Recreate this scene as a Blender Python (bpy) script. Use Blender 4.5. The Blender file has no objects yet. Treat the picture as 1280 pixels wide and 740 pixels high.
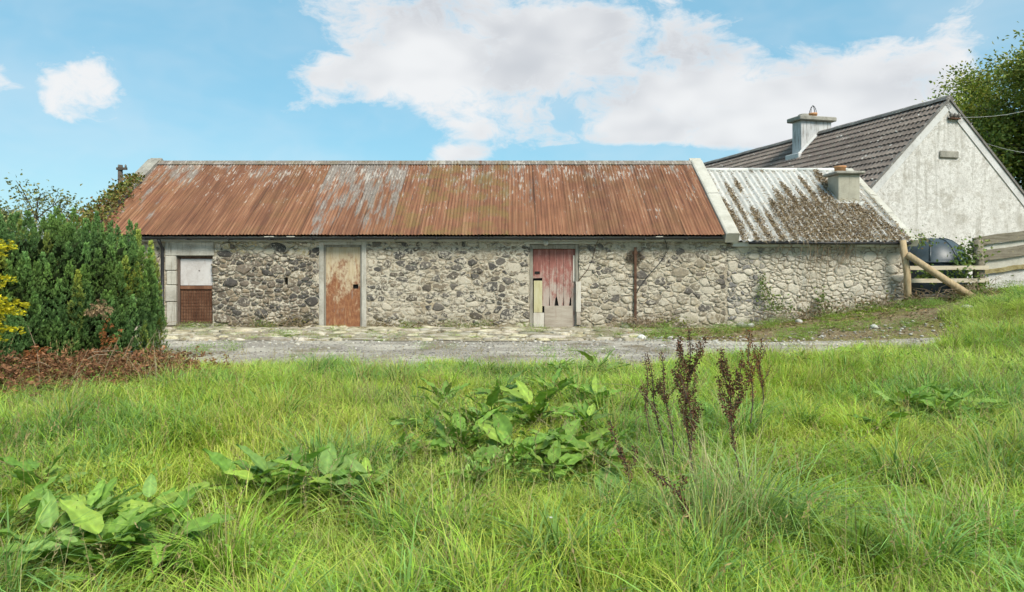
import bpy, math, random
import numpy as np
from mathutils import Vector, Matrix, Euler

random.seed(7)
RNG = np.random.default_rng(11)
SC = bpy.context.scene
COL = SC.collection

# ---------------------------------------------------------------- camera
FPX, CX, CY, CAMZ = 853.333, 640.0, 330.0, 1.45      # focal length in photo pixels, principal column, horizon row
cam_d = bpy.data.cameras.new('camera')
cam = bpy.data.objects.new('camera', cam_d)
COL.objects.link(cam)
cam.location = (0, 0, CAMZ)
cam.rotation_euler = (math.radians(90), 0, 0)
cam_d.lens, cam_d.sensor_width = 24.0, 36.0
cam_d.shift_y = -40.0 / 1280.0
cam_d.clip_end = 3000.0
SC.camera = cam

# ---------------------------------------------------------------- exposure
SC.view_settings.view_transform = 'Standard'
SC.view_settings.look = 'None'
SC.view_settings.exposure = 0.92
SC.view_settings.gamma = 1.0
SC.cycles.max_bounces = 3
SC.cycles.diffuse_bounces = 2
SC.cycles.glossy_bounces = 1
SC.cycles.transmission_bounces = 2
SC.cycles.use_adaptive_sampling = True
SC.cycles.adaptive_threshold = 0.04
SC.cycles.use_denoising = True

SUN_EL, SUN_AZ = 47.0, 152.0      # degrees; azimuth from +Y clockwise: behind the camera, to its right


def nd(nt, typ, ins=None, **props):
    n = nt.nodes.new(typ)
    for k, v in props.items():
        setattr(n, k, v)
    for k, v in (ins or {}).items():
        if isinstance(v, bpy.types.NodeSocket):
            nt.links.new(v, n.inputs[k])
        else:
            n.inputs[k].default_value = v
    return n


def c4(c):
    return (c[0], c[1], c[2], 1.0)


def vmul(nt, v, s):
    return nd(nt, 'ShaderNodeVectorMath', {0: v, 1: s}, operation='MULTIPLY').outputs[0]


def vadd(nt, v, s):
    return nd(nt, 'ShaderNodeVectorMath', {0: v, 1: s}, operation='ADD').outputs[0]


def mt(nt, op, a, b=0.0, clamp=False):
    return nd(nt, 'ShaderNodeMath', {0: a, 1: b}, operation=op, use_clamp=clamp).outputs[0]


def noise(nt, v, scale, detail=4.0, rough=0.55, dist=0.0):
    return nd(nt, 'ShaderNodeTexNoise', {'Vector': v, 'Scale': scale, 'Detail': detail, 'Roughness': rough, 'Distortion': dist}).outputs['Fac']


def ramp(nt, f, stops, interp='LINEAR'):
    n = nd(nt, 'ShaderNodeValToRGB', {0: f})
    cr = n.color_ramp
    cr.interpolation = interp
    while len(cr.elements) < len(stops):
        cr.elements.new(0.5)
    for e, (p, c) in zip(cr.elements, stops):
        e.position = p
        e.color = c4(c) if hasattr(c, '__len__') else (c, c, c, 1)
    return n.outputs[0]


def rng(nt, f, a, b, lo=0.0, hi=1.0, smooth=True):
    return nd(nt, 'ShaderNodeMapRange', {0: f, 1: a, 2: b, 3: lo, 4: hi}, interpolation_type='SMOOTHSTEP' if smooth else 'LINEAR').outputs[0]


def mix(nt, f, a, b, blend='MIX'):
    n = nd(nt, 'ShaderNodeMix', data_type='RGBA', blend_type=blend)
    for i, v in ((0, f), (6, a), (7, b)):
        if isinstance(v, bpy.types.NodeSocket):
            nt.links.new(v, n.inputs[i])
        else:
            n.inputs[i].default_value = c4(v) if hasattr(v, '__len__') else v
    return n.outputs[2]


# ---------------------------------------------------------------- world: clear blue sky with cumulus
world = bpy.data.worlds.new('World')
SC.world = world
world.use_nodes = True
wn = world.node_tree
world.cycles.sampling_method = 'MANUAL'
world.cycles.sample_map_resolution = 512
wn.nodes.clear()
sky = nd(wn, 'ShaderNodeTexSky', sky_type='NISHITA', sun_disc=False, sun_elevation=math.radians(SUN_EL),
         sun_rotation=math.radians(SUN_AZ), air_density=1.0, dust_density=0.35, ozone_density=2.6, altitude=50.0)
dirv = nd(wn, 'ShaderNodeTexCoord').outputs['Generated']


def wdir(px, py):
    v = Vector(((px - CX) / FPX, 1.0, (CY - py) / FPX)).normalized()
    return v


cl_vec = vmul(wn, dirv, (1.0, 1.0, 1.7))
warp = nd(wn, 'ShaderNodeTexNoise', {'Vector': cl_vec, 'Scale': 5.0, 'Detail': 3.0, 'Roughness': 0.6})
wv = nd(wn, 'ShaderNodeVectorMath', {0: vadd(wn, warp.outputs['Color'], (-0.5, -0.5, -0.5)), 1: (0.16, 0.16, 0.16)}, operation='MULTIPLY').outputs[0]
fine = noise(wn, vadd(wn, cl_vec, wv), 9.5, 9.0, 0.66)
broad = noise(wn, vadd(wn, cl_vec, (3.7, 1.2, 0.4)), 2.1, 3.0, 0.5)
cover = rng(wn, broad, 0.36, 0.66, -0.08, 0.20)  # cloud added all round, unseen sky included, to neutralise the blue skylight
# cumulus banks: (column, row, half width, half height, weight) seen from the field; negative weights open blue gaps in view
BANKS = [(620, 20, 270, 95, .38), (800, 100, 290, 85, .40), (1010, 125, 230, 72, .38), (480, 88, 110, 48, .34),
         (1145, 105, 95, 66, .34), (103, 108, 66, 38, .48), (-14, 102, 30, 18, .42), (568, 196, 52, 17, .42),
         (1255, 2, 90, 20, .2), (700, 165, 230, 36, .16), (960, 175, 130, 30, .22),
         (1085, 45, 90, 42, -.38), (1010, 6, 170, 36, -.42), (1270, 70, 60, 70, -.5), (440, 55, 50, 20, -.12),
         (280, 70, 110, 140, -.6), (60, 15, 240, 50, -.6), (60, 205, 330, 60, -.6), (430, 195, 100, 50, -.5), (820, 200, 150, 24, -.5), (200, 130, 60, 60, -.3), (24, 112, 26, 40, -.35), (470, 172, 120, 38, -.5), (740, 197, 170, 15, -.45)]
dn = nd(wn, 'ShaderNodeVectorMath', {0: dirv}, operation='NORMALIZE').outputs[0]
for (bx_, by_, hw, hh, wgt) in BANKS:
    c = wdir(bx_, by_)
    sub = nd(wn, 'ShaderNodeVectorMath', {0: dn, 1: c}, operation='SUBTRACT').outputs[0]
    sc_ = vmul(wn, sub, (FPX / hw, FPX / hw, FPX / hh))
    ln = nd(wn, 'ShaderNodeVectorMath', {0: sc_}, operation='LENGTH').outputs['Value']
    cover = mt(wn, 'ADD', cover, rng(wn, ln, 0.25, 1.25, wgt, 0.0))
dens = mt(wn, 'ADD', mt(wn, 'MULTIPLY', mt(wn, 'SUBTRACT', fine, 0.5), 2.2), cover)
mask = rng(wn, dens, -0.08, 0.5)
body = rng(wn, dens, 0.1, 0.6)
shade_n = noise(wn, vadd(wn, cl_vec, (0.0, 0.0, 0.05)), 4.2, 3.0, 0.55)
shade = rng(wn, shade_n, 0.38, 0.66)
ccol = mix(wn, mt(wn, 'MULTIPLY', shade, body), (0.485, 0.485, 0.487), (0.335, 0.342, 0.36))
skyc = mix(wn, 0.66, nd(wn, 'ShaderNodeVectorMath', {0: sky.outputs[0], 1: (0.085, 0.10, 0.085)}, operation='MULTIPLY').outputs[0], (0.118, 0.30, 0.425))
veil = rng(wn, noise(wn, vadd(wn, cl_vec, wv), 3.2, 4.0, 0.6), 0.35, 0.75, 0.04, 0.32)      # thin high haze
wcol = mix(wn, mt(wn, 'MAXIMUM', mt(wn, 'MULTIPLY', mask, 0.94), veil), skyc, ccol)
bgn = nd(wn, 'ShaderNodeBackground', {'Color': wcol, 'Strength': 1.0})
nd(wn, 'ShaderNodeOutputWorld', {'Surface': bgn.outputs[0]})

# ---------------------------------------------------------------- sun, softened by thin cloud
sun_d = bpy.data.lights.new('sun', 'SUN')
sun_d.energy, sun_d.angle, sun_d.color = 2.7, math.radians(22.0), (1.0, 0.94, 0.83)
sun = bpy.data.objects.new('sun', sun_d)
COL.objects.link(sun)
_el, _az = math.radians(SUN_EL), math.radians(SUN_AZ)
_d = Vector((math.sin(_az) * math.cos(_el), math.cos(_az) * math.cos(_el), math.sin(_el)))
sun.rotation_euler = _d.to_track_quat('Z', 'Y').to_euler()
sun.location = (0, -20, 30)

# ================================================================ mesh helpers


def mk(name, V, F, mat=None, parent=None, col=None, smooth=False, loc=None):
    me = bpy.data.meshes.new(name)
    V = np.asarray(V, dtype=np.float32).reshape(-1, 3)
    if loc is not None:
        V = V - np.asarray(loc, dtype=np.float32)
    if isinstance(F, np.ndarray) and F.ndim == 2:
        n, k = F.shape
        me.vertices.add(len(V)); me.vertices.foreach_set('co', V.ravel())
        me.loops.add(n * k); me.loops.foreach_set('vertex_index', F.astype(np.int32).ravel())
        me.polygons.add(n); me.polygons.foreach_set('loop_start', np.arange(0, n * k, k, dtype=np.int32))
        me.update(calc_edges=True)
    else:
        me.from_pydata(V.tolist(), [], [list(map(int, f)) for f in F])
    if col is not None:
        c = np.asarray(col, dtype=np.float32)
        if c.ndim == 1:
            c = np.tile(c, (len(V), 1))
        if c.shape[1] == 3:
            c = np.concatenate([c, np.ones((len(c), 1), np.float32)], 1)
        a = me.color_attributes.new('Col', 'FLOAT_COLOR', 'POINT')
        a.data.foreach_set('color', c.astype(np.float32).ravel())
    if smooth:
        me.polygons.foreach_set('use_smooth', np.ones(len(me.polygons), dtype=bool))
    if mat:
        me.materials.append(mat)
    me.validate(clean_customdata=False)
    o = bpy.data.objects.new(name, me)
    COL.objects.link(o)
    if parent:
        o.parent = parent
    if loc is not None:
        o.location = loc
    return o


def empty(name, loc=(0, 0, 0), rz=0.0):
    o = bpy.data.objects.new(name, None)
    o.empty_display_size = 0.2
    COL.objects.link(o)
    o.location = loc
    o.rotation_euler = (0, 0, rz)
    return o


def tag(o, label=None, cat=None, group=None, kind=None):
    if label: o['label'] = label
    if cat: o['category'] = cat
    if group: o['group'] = group
    if kind: o['kind'] = kind
    return o


class MB:
    """collects shapes for one mesh"""
    def __init__(self):
        self.v, self.f, self.c = [], [], []

    def add(self, V, F, c=(1, 1, 1)):
        b = len(self.v)
        self.v.extend([tuple(map(float, p)) for p in V])
        self.f.extend([[i + b for i in f] for f in F])
        self.c.extend([tuple(c)[:3]] * len(V))
        return self

    def box(self, x0, x1, y0, y1, z0, z1, c=(1, 1, 1), bev=0.0, M=None):
        if bev <= 0:
            V = [(x0, y0, z0), (x1, y0, z0), (x1, y1, z0), (x0, y1, z0), (x0, y0, z1), (x1, y0, z1), (x1, y1, z1), (x0, y1, z1)]
            F = [(0, 3, 2, 1), (4, 5, 6, 7), (0, 1, 5, 4), (1, 2, 6, 5), (2, 3, 7, 6), (3, 0, 4, 7)]
        else:
            b = min(bev, (x1 - x0) * .45, (y1 - y0) * .45, (z1 - z0) * .45)
            V, F = [], []
            for (z, ins) in ((z0, b), (z0 + b, 0), (z1 - b, 0), (z1, b)):
                xa, xb, ya, yb = x0 + ins, x1 - ins, y0 + ins, y1 - ins
                k = b - ins
                V += [(xa + k, ya, z), (xb - k, ya, z), (xb, ya + k, z), (xb, yb - k, z), (xb - k, yb, z), (xa + k, yb, z), (xa, yb - k, z), (xa, ya + k, z)]
            F.append(tuple(range(7, -1, -1)))
            for r in range(3):
                for i in range(8):
                    F.append((r * 8 + i, r * 8 + (i + 1) % 8, r * 8 + 8 + (i + 1) % 8, r * 8 + 8 + i))
            F.append(tuple(range(24, 32)))
        if M is not None:
            V = [M @ Vector(p) for p in V]
        return self.add(V, F, c)

    def tube(self, path, rad, n=8, c=(1, 1, 1), cap=True):
        P = [Vector(p) for p in path]
        R = rad if hasattr(rad, '__len__') else [rad] * len(P)
        V, F = [], []
        for i, p in enumerate(P):
            t = (P[min(i + 1, len(P) - 1)] - P[max(i - 1, 0)]).normalized()
            a = t.cross(Vector((0, 0, 1)) if abs(t.z) < .95 else Vector((1, 0, 0))).normalized()
            b = t.cross(a)
            for k in range(n):
                an = 2 * math.pi * k / n
                V.append(p + (a * math.cos(an) + b * math.sin(an)) * R[i])
        for i in range(len(P) - 1):
            for k in range(n):
                F.append((i * n + k, i * n + (k + 1) % n, (i + 1) * n + (k + 1) % n, (i + 1) * n + k))
        if cap:
            F.append(tuple(range(n - 1, -1, -1)))
            F.append(tuple(range((len(P) - 1) * n, len(P) * n)))
        return self.add(V, F, c)

    def lathe(self, prof, n, centre, c=(1, 1, 1), sx=1.0, sy=1.0):
        V, F = [], []
        for (r, z) in prof:
            for k in range(n):
                a = 2 * math.pi * k / n
                V.append((centre[0] + r * math.cos(a) * sx, centre[1] + r * math.sin(a) * sy, centre[2] + z))
        for i in range(len(prof) - 1):
            for k in range(n):
                F.append((i * n + k, i * n + (k + 1) % n, (i + 1) * n + (k + 1) % n, (i + 1) * n + k))
        F.append(tuple(range(n - 1, -1, -1)))
        F.append(tuple(range((len(prof) - 1) * n, len(prof) * n)))
        return self.add(V, F, c)

    def build(self, name, mat, parent=None, smooth=False):
        loc = None
        V = np.array(self.v, dtype=np.float32)
        if parent is not None:
            V = V - np.array(parent_loc(parent), dtype=np.float32)
        return mk(name, V, self.f, mat, parent, np.array(self.c, dtype=np.float32), smooth)


def parent_loc(o):
    p = Vector((0, 0, 0))
    while o is not None:
        p += o.location
        o = o.parent
    return p


def smooth01(a, b, x):
    t = np.clip((np.asarray(x, dtype=float) - a) / (b - a), 0, 1)
    return t * t * (3 - 2 * t)


_ng = np.random.default_rng(5).random((64, 64))


def vnoise(x, y):
    """smooth value noise for terrain and scatter masks"""
    x, y = np.asarray(x, float), np.asarray(y, float)
    xi, yi = np.floor(x).astype(int), np.floor(y).astype(int)
    fx, fy = x - xi, y - yi
    fx, fy = fx * fx * (3 - 2 * fx), fy * fy * (3 - 2 * fy)
    g = lambda a, b: _ng[a % 64, b % 64]
    return (g(xi, yi) * (1 - fx) + g(xi + 1, yi) * fx) * (1 - fy) + (g(xi, yi + 1) * (1 - fx) + g(xi + 1, yi + 1) * fx) * fy


def hgt(x, y):
    """height of the ground"""
    x, y = np.asarray(x, float), np.asarray(y, float)
    h = 0.47 * smooth01(4.5, 9.2, x) * smooth01(11.8, 14.6, y)
    h = h + .86 * np.exp(-(((x - 10.9) / 1.9) ** 2 + ((y - 12.0) / 2.2) ** 2))
    h = h + 0.35 * smooth01(9, 11.5, x) * smooth01(12, 15, y)
    h = h + 0.34 * smooth01(2.0, 8.0, x) * smooth01(5.0, 9.0, y) * (1 - smooth01(9.6, 11.2, y))
    rough = smooth01(11.0, 9.0, y)
    h = h + rough * ((vnoise(x * .7 + 3, y * .7) - .5) * .16 + (vnoise(x * 1.9, y * 1.9 + 7) - .5) * .07)
    return h


# ================================================================ materials


def new_mat(name):
    m = bpy.data.materials.new(name)
    m.use_nodes = True
    nt = m.node_tree
    nt.nodes.clear()
    return m, nt


def finish(nt, color, rough=0.85, height=None, bump=0.3, dist=0.02, spec=0.25, metal=0.0):
    b = nd(nt, 'ShaderNodeBsdfPrincipled', {'Roughness': rough, 'Specular IOR Level': spec, 'Metallic': metal})
    if isinstance(color, bpy.types.NodeSocket):
        nt.links.new(color, b.inputs['Base Color'])
    else:
        b.inputs['Base Color'].default_value = c4(color)
    if height is not None:
        bp = nd(nt, 'ShaderNodeBump', {'Height': height, 'Strength': bump, 'Distance': dist})
        nt.links.new(bp.outputs[0], b.inputs['Normal'])
    nd(nt, 'ShaderNodeOutputMaterial', {'Surface': b.outputs[0]})
    return b


def pos(nt):
    return nd(nt, 'ShaderNodeNewGeometry').outputs['Position']


def colattr(nt):
    n = nd(nt, 'ShaderNodeAttribute', attribute_name='Col')
    return n.outputs['Color'], n.outputs['Alpha']


def orand(nt):
    return nd(nt, 'ShaderNodeObjectInfo').outputs['Random']


def sepz(nt, p):
    return nd(nt, 'ShaderNodeSeparateXYZ', {0: p}).outputs


def mat_simple(name, stops, scale=3.0, stretch=(1, 1, 1), rough=0.85, bump=0.3, dist=0.01, spec=0.25, fine=30.0, speck=None, usecol=False, streak=None):
    """noise-blended colours with fine relief; optional specks and vertical streaks"""
    m, nt = new_mat(name)
    p = pos(nt)
    n1 = noise(nt, vmul(nt, p, stretch), scale, 7.0, 0.62)
    f = noise(nt, vmul(nt, p, stretch), fine, 4.0, 0.6)
    c = ramp(nt, mt(nt, 'ADD', mt(nt, 'MULTIPLY', n1, 0.75), mt(nt, 'MULTIPLY', f, 0.25)), stops)
    if streak:
        s = noise(nt, vmul(nt, p, (6.0, 6.0, 0.5)), 3.0, 5.0, 0.6)
        c = mix(nt, rng(nt, s, streak[1], streak[1] + .15, 0, streak[2]), c, streak[0])
    if speck:
        s = noise(nt, p, speck[1], 3.0, 0.6)
        c = mix(nt, rng(nt, s, speck[2], speck[2] + .07, 0, speck[3]), c, speck[0])
    if usecol:
        c = mix(nt, 1.0, c, colattr(nt)[0], 'MULTIPLY')
    finish(nt, c, rough, f, bump, dist, spec)
    return m


def mat_leaf(name, tint=(1, 1, 1), var=0.35, transl=0.3, patch=None, rough=0.5, spec=0.3, pscale=0.6, crinkle=False):
    """leaf or blade: vertex colour, random per instance, optional colour patches over the ground"""
    m, nt = new_mat(name)
    c, _ = colattr(nt)
    p = pos(nt)
    c = mix(nt, 1.0, c, tint, 'MULTIPLY')
    if patch:
        n = noise(nt, p, pscale, 4.0, 0.55)
        c = mix(nt, rng(nt, n, 0.38, 0.62, 0, 1), c, mix(nt, 1.0, c, patch, 'MULTIPLY'))
    r = orand(nt)
    v = rng(nt, r, 0, 1, 1 - var, 1 + var * .6, False)
    c = nd(nt, 'ShaderNodeVectorMath', {0: c, 1: nd(nt, 'ShaderNodeCombineXYZ', {0: v, 1: v, 2: v}).outputs[0]}, operation='MULTIPLY').outputs[0]
    b = nd(nt, 'ShaderNodeBsdfPrincipled', {'Base Color': c, 'Roughness': rough, 'Specular IOR Level': spec})
    if crinkle:     # puckered leaf surface with mottled green
        tc = nd(nt, 'ShaderNodeTexCoord').outputs['Object']
        wv_ = nd(nt, 'ShaderNodeTexWave', {'Vector': tc, 'Scale': 2.2, 'Distortion': 3.0, 'Detail': 2.0, 'Detail Scale': 2.0}, bands_direction='Y').outputs['Fac']
        nn = noise(nt, tc, 9.0, 3.0, .6)
        bp = nd(nt, 'ShaderNodeBump', {'Height': mt(nt, 'ADD', nn, mt(nt, 'MULTIPLY', wv_, .5)), 'Strength': .3, 'Distance': .012})
        nt.links.new(bp.outputs[0], b.inputs['Normal'])
        c = mix(nt, rng(nt, nn, .45, .7, 0, .45), c, mix(nt, 1.0, c, (1.3, 1.12, .8), 'MULTIPLY'))
        nt.links.new(c, b.inputs['Base Color'])
    t = nd(nt, 'ShaderNodeBsdfTranslucent', {'Color': mix(nt, 1.0, c, (1.25, 1.2, .7), 'MULTIPLY')})
    ms = nd(nt, 'ShaderNodeMixShader', {0: transl, 1: b.outputs[0], 2: t.outputs[0]})
    nd(nt, 'ShaderNodeOutputMaterial', {'Surface': ms.outputs[0]})
    return m


def make_materials():
    M = {}
    # --- rusted corrugated iron; Col.r = galvanising left, Col.g = tone, Col.b = moss
    m, nt = new_mat('rusted_iron')
    p = pos(nt)
    col, _ = colattr(nt)
    cs = nd(nt, 'ShaderNodeSeparateColor', {0: col}).outputs
    st = noise(nt, vmul(nt, p, (21.0, 0.5, 0.5)), 1.0, 4.0, 0.62)
    pa = noise(nt, vmul(nt, p, (1.6, .8, .8)), 1.6, 6.0, 0.62)
    fi = noise(nt, vmul(nt, p, (40.0, 9.0, 9.0)), 1.0, 4.0, 0.65)
    base = ramp(nt, mt(nt, 'ADD', mt(nt, 'MULTIPLY', st, .72), mt(nt, 'MULTIPLY', pa, .28)),
                [(.28, (.085, .04, .027)), (.42, (.165, .071, .039)), (.53, (.243, .108, .057)), (.64, (.325, .172, .098)), (.78, (.195, .102, .062))])
    base = mix(nt, mt(nt, 'MULTIPLY', rng(nt, fi, .5, .72), .35), base, (.11, .05, .035))
    base = mix(nt, rng(nt, cs[1], 0, 1, 0, .9, False), base, mix(nt, 1.0, base, (.52, .55, .58), 'MULTIPLY'))
    z = sepz(nt, p)[2]
    up = rng(nt, z, 2.0, 4.25, -.06, .12, False)
    gm = mt(nt, 'ADD', mt(nt, 'ADD', noise(nt, vmul(nt, p, (7.0, 1.1, 1.1)), 1.0, 7.0, .66), up), rng(nt, cs[0], 0, 1, -.06, .26, False))
    grey = mix(nt, rng(nt, fi, .35, .65), (.14, .128, .11), (.27, .255, .23))
    base = mix(nt, rng(nt, gm, .60, .74, 0, .8), base, grey)
    fl = noise(nt, vmul(nt, p, (22.0, 3.0, 3.0)), 1.0, 5.0, .7)
    fl2 = mt(nt, 'ADD', fl, mt(nt, 'MULTIPLY', mt(nt, 'SUBTRACT', pa, .5), .5))
    base = mix(nt, rng(nt, mt(nt, 'ADD', fl2, up), .64, .72, 0, .7), base, (.43, .395, .345))
    mo = mt(nt, 'MULTIPLY', cs[2], rng(nt, noise(nt, p, 2.2, 5.0, .6), .42, .62))
    base = mix(nt, mt(nt, 'MULTIPLY', mo, .65), base, (.17, .125, .04))
    finish(nt, base, .78, fi, .25, .004, .25)
    M['rust_roof'] = m

    # --- rubble stone: Col = stone colour, alpha = how far limewash covers it
    m, nt = new_mat('rubble_stone')
    p = pos(nt)
    col, al = colattr(nt)
    n1 = noise(nt, p, 9.0, 6.0, .65)
    n2 = noise(nt, p, 42.0, 5.0, .65)
    c = mix(nt, 1.0, col, ramp(nt, mt(nt, 'ADD', mt(nt, 'MULTIPLY', n1, .6), mt(nt, 'MULTIPLY', n2, .4)), [(.28, (.4, .4, .4)), (.5, (1, 1, 1)), (.7, (1.75, 1.65, 1.5))]), 'MULTIPLY')
    lw = mt(nt, 'ADD', noise(nt, vadd(nt, p, (5, 0, 3)), 15.0, 5.0, .75), mt(nt, 'ADD', rng(nt, al, 0, 1, -.11, .19, False), mt(nt, 'MULTIPLY', mt(nt, 'SUBTRACT', noise(nt, vadd(nt, p, (2, 5, 9)), 1.5, 4.0, .6), .47), .6)))
    c = mix(nt, rng(nt, lw, .5, .6, 0, .85), c, mix(nt, n2, (.43, .375, .285), (.62, .57, .47)))
    li = noise(nt, p, 24.0, 3.0, .6)
    c = mix(nt, rng(nt, li, .64, .70, 0, .7), c, (.55, .53, .46))
    z = sepz(nt, p)[2]
    mo = mt(nt, 'MULTIPLY', rng(nt, z, .45, -.05), rng(nt, noise(nt, p, 3.2, 5.0, .6), .44, .62))
    c = mix(nt, mt(nt, 'MULTIPLY', mo, .6), c, (.15, .125, .045))
    hh = mt(nt, 'ADD', n2, mt(nt, 'MULTIPLY', n1, .8))
    finish(nt, c, .92, hh, .75, .018, .15)
    M['stone'] = m

    # --- lime mortar between the stones
    m, nt = new_mat('lime_mortar')
    p = pos(nt)
    n1 = noise(nt, p, 2.3, 7.0, .65)
    n2 = noise(nt, p, 30.0, 5.0, .7)
    n3 = noise(nt, vmul(nt, p, (9, 9, 14)), 1.0, 4.0, .6)
    c = ramp(nt, n1, [(.3, (.34, .28, .20)), (.48, (.48, .42, .32)), (.62, (.57, .52, .42)), (.75, (.42, .36, .27))])
    c = mix(nt, rng(nt, n3, .50, .62, 0, .8), c, (.17, .145, .115))
    c = mix(nt, rng(nt, n2, .56, .7, 0, .5), c, (.68, .65, .58))
    oc = noise(nt, vadd(nt, p, (9, 2, 1)), 1.6, 4.0, .6)
    c = mix(nt, rng(nt, oc, .58, .72, 0, .5), c, (.42, .31, .15))
    z = sepz(nt, p)[2]
    mo = mt(nt, 'MULTIPLY', rng(nt, z, .4, -.05), rng(nt, noise(nt, p, 3.0, 5.0, .6), .42, .6))
    c = mix(nt, mt(nt, 'MULTIPLY', mo, .7), c, (.15, .12, .05))
    finish(nt, c, .95, mt(nt, 'ADD', n2, mt(nt, 'MULTIPLY', n3, 1.3)), 1.0, .03, .1)
    M['mortar'] = m

    M['cement'] = mat_simple('weathered_cement', [(.3, (.24, .22, .18)), (.47, (.40, .375, .32)), (.6, (.50, .475, .41)), (.75, (.36, .33, .27))], 2.6, bump=.5, dist=.012, fine=26,
                             streak=((.19, .165, .12), .55, .6), speck=((.15, .13, .10), 45.0, .63, .6))
    M['cement_grey'] = mat_simple('lichened_cement', [(.3, (.15, .14, .115)), (.5, (.28, .265, .225)), (.7, (.38, .36, .30))], 4.0, bump=.6, dist=.015, fine=28,
                                  speck=((.47, .46, .40), 20.0, .6, .7))
    M['whitewash_cement'] = mat_simple('whitewashed_cement', [(.3, (.33, .31, .25)), (.5, (.47, .45, .385)), (.7, (.56, .54, .475))], 2.5, bump=.4, dist=.01, fine=30,
                                       speck=((.2, .17, .10), 14.0, .66, .7), streak=((.34, .31, .25), .56, .55))
    M['fascia'] = mat_simple('fascia_paint', [(.35, (.36, .355, .32)), (.55, (.50, .495, .45)), (.7, (.58, .575, .53))], 2.0, (.5, 1, 3), rough=.7, bump=.15, speck=((.25, .2, .13), 30.0, .66, .5))
    M['white_fascia'] = mat_simple('white_fascia_paint', [(.35, (.50, .50, .47)), (.55, (.66, .66, .62)), (.7, (.70, .70, .67))], 2.0, (.5, 1, 3), rough=.65, bump=.12, speck=((.25, .2, .13), 26.0, .64, .7))
    M['black_iron'] = mat_simple('black_gutter', [(.4, (.018, .018, .02)), (.6, (.035, .035, .037)), (.75, (.10, .085, .07))], 3.0, (.6, 2, 3), rough=.5, bump=.15, spec=.4)
    M['rust_bar'] = mat_simple('rust_bar', [(.3, (.045, .026, .018)), (.5, (.095, .05, .032)), (.7, (.16, .09, .055))], 9.0, bump=.5, dist=.006, fine=60)
    M['dark_wood'] = mat_simple('dark_frame', [(.3, (.07, .05, .04)), (.55, (.14, .105, .085)), (.75, (.24, .19, .155))], 4.0, (5, 5, .8), bump=.4, dist=.006, fine=30)
    M['grey_wood'] = mat_simple('grey_frame', [(.3, (.14, .125, .10)), (.52, (.27, .25, .205)), (.72, (.38, .355, .295))], 4.0, (6, 6, .7), bump=.4, dist=.006, fine=30)
    M['raw_post'] = mat_simple('round_post', [(.3, (.24, .165, .09)), (.5, (.40, .30, .175)), (.7, (.52, .41, .26))], 5.0, (6, 6, .9), bump=.4, dist=.006, fine=34, speck=((.12, .08, .04), 18.0, .66, .7))
    M['raw_rail'] = mat_simple('sawn_rail', [(.3, (.35, .29, .2)), (.5, (.52, .45, .335)), (.7, (.60, .54, .43))], 5.0, (.7, 6, 6), bump=.3, dist=.005, fine=34, speck=((.2, .14, .08), 14.0, .66, .7))
    M['old_board'] = mat_simple('mossy_board', [(.3, (.10, .085, .06)), (.5, (.20, .175, .13)), (.7, (.29, .26, .2))], 5.0, (.7, 4, 5), bump=.6, dist=.012, fine=26, speck=((.33, .29, .16), 9.0, .6, .6))
    M['moss_stone'] = mat_simple('mossy_coping', [(.3, (.13, .10, .04)), (.5, (.27, .22, .10)), (.7, (.38, .34, .21))], 8.0, bump=.8, dist=.02)
    # doors
    M['white_board'] = mat_simple('white_board', [(.3, (.40, .355, .33)), (.45, (.52, .49, .47)), (.7, (.585, .565, .55))], 2.2, (1, 1, .8), rough=.6, bump=.12,
                                  streak=((.28, .17, .13), .58, .6), speck=((.2, .11, .08), 16.0, .7, .6))
    M['rust_sheet'] = mat_simple('rust_sheet', [(.3, (.07, .032, .02)), (.48, (.16, .072, .04)), (.62, (.25, .135, .08)), (.78, (.4, .31, .23))], 3.0, (1.6, 1, .6), bump=.3, dist=.004, fine=40)
    m, nt = new_mat('pale_rusted_door')
    p = pos(nt)
    s = sepz(nt, p)
    n1 = noise(nt, vmul(nt, p, (1.3, 1, .8)), 2.2, 6.0, .68)
    n2 = noise(nt, vmul(nt, p, (1.8, 1, 1)), 9.0, 7.0, .72)
    n3 = noise(nt, vmul(nt, p, (30, 1, 3)), 1.0, 5.0, .6)
    g = mt(nt, 'ADD', mt(nt, 'ADD', mt(nt, 'MULTIPLY', n1, .55), mt(nt, 'MULTIPLY', n2, .45)), rng(nt, s[2], 0.1, 1.7, -.15, .12, False))
    pale = mix(nt, rng(nt, n3, .4, .7), (.50, .42, .29), (.40, .30, .18))
    rustc = ramp(nt, n2, [(.3, (.15, .06, .032)), (.5, (.25, .105, .05)), (.68, (.34, .165, .075)), (.8, (.42, .24, .11))])
    c = mix(nt, rng(nt, g, .44, .60), rustc, pale)
    c = mix(nt, rng(nt, noise(nt, vmul(nt, p, (3, 1, .7)), 5.0, 5.0, .6), .62, .7, 0, .45), c, (.23, .25, .235))
    c = mix(nt, mt(nt, 'MULTIPLY', rng(nt, n3, .55, .72), .5), c, (.52, .40, .22))
    finish(nt, c, .7, n2, .25, .004, .3)
    M['pale_rust_door'] = m
    m, nt = new_mat('worn_red_paint')
    p = pos(nt)
    s = sepz(nt, p)
    n1 = noise(nt, vmul(nt, p, (16, 1, 2.2)), 1.0, 5.0, .65)
    n2 = noise(nt, vmul(nt, p, (1.6, 1, 1)), 5.0, 7.0, .75)
    red = ramp(nt, n1, [(.3, (.19, .075, .062)), (.5, (.29, .118, .098)), (.7, (.40, .21, .175))])
    bare = mix(nt, n1, (.30, .22, .18), (.47, .41, .355))
    g = mt(nt, 'ADD', mt(nt, 'ADD', mt(nt, 'MULTIPLY', n1, .25), mt(nt, 'MULTIPLY', n2, .75)), rng(nt, s[2], 1.7, .55, -.10, .13, False))
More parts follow.
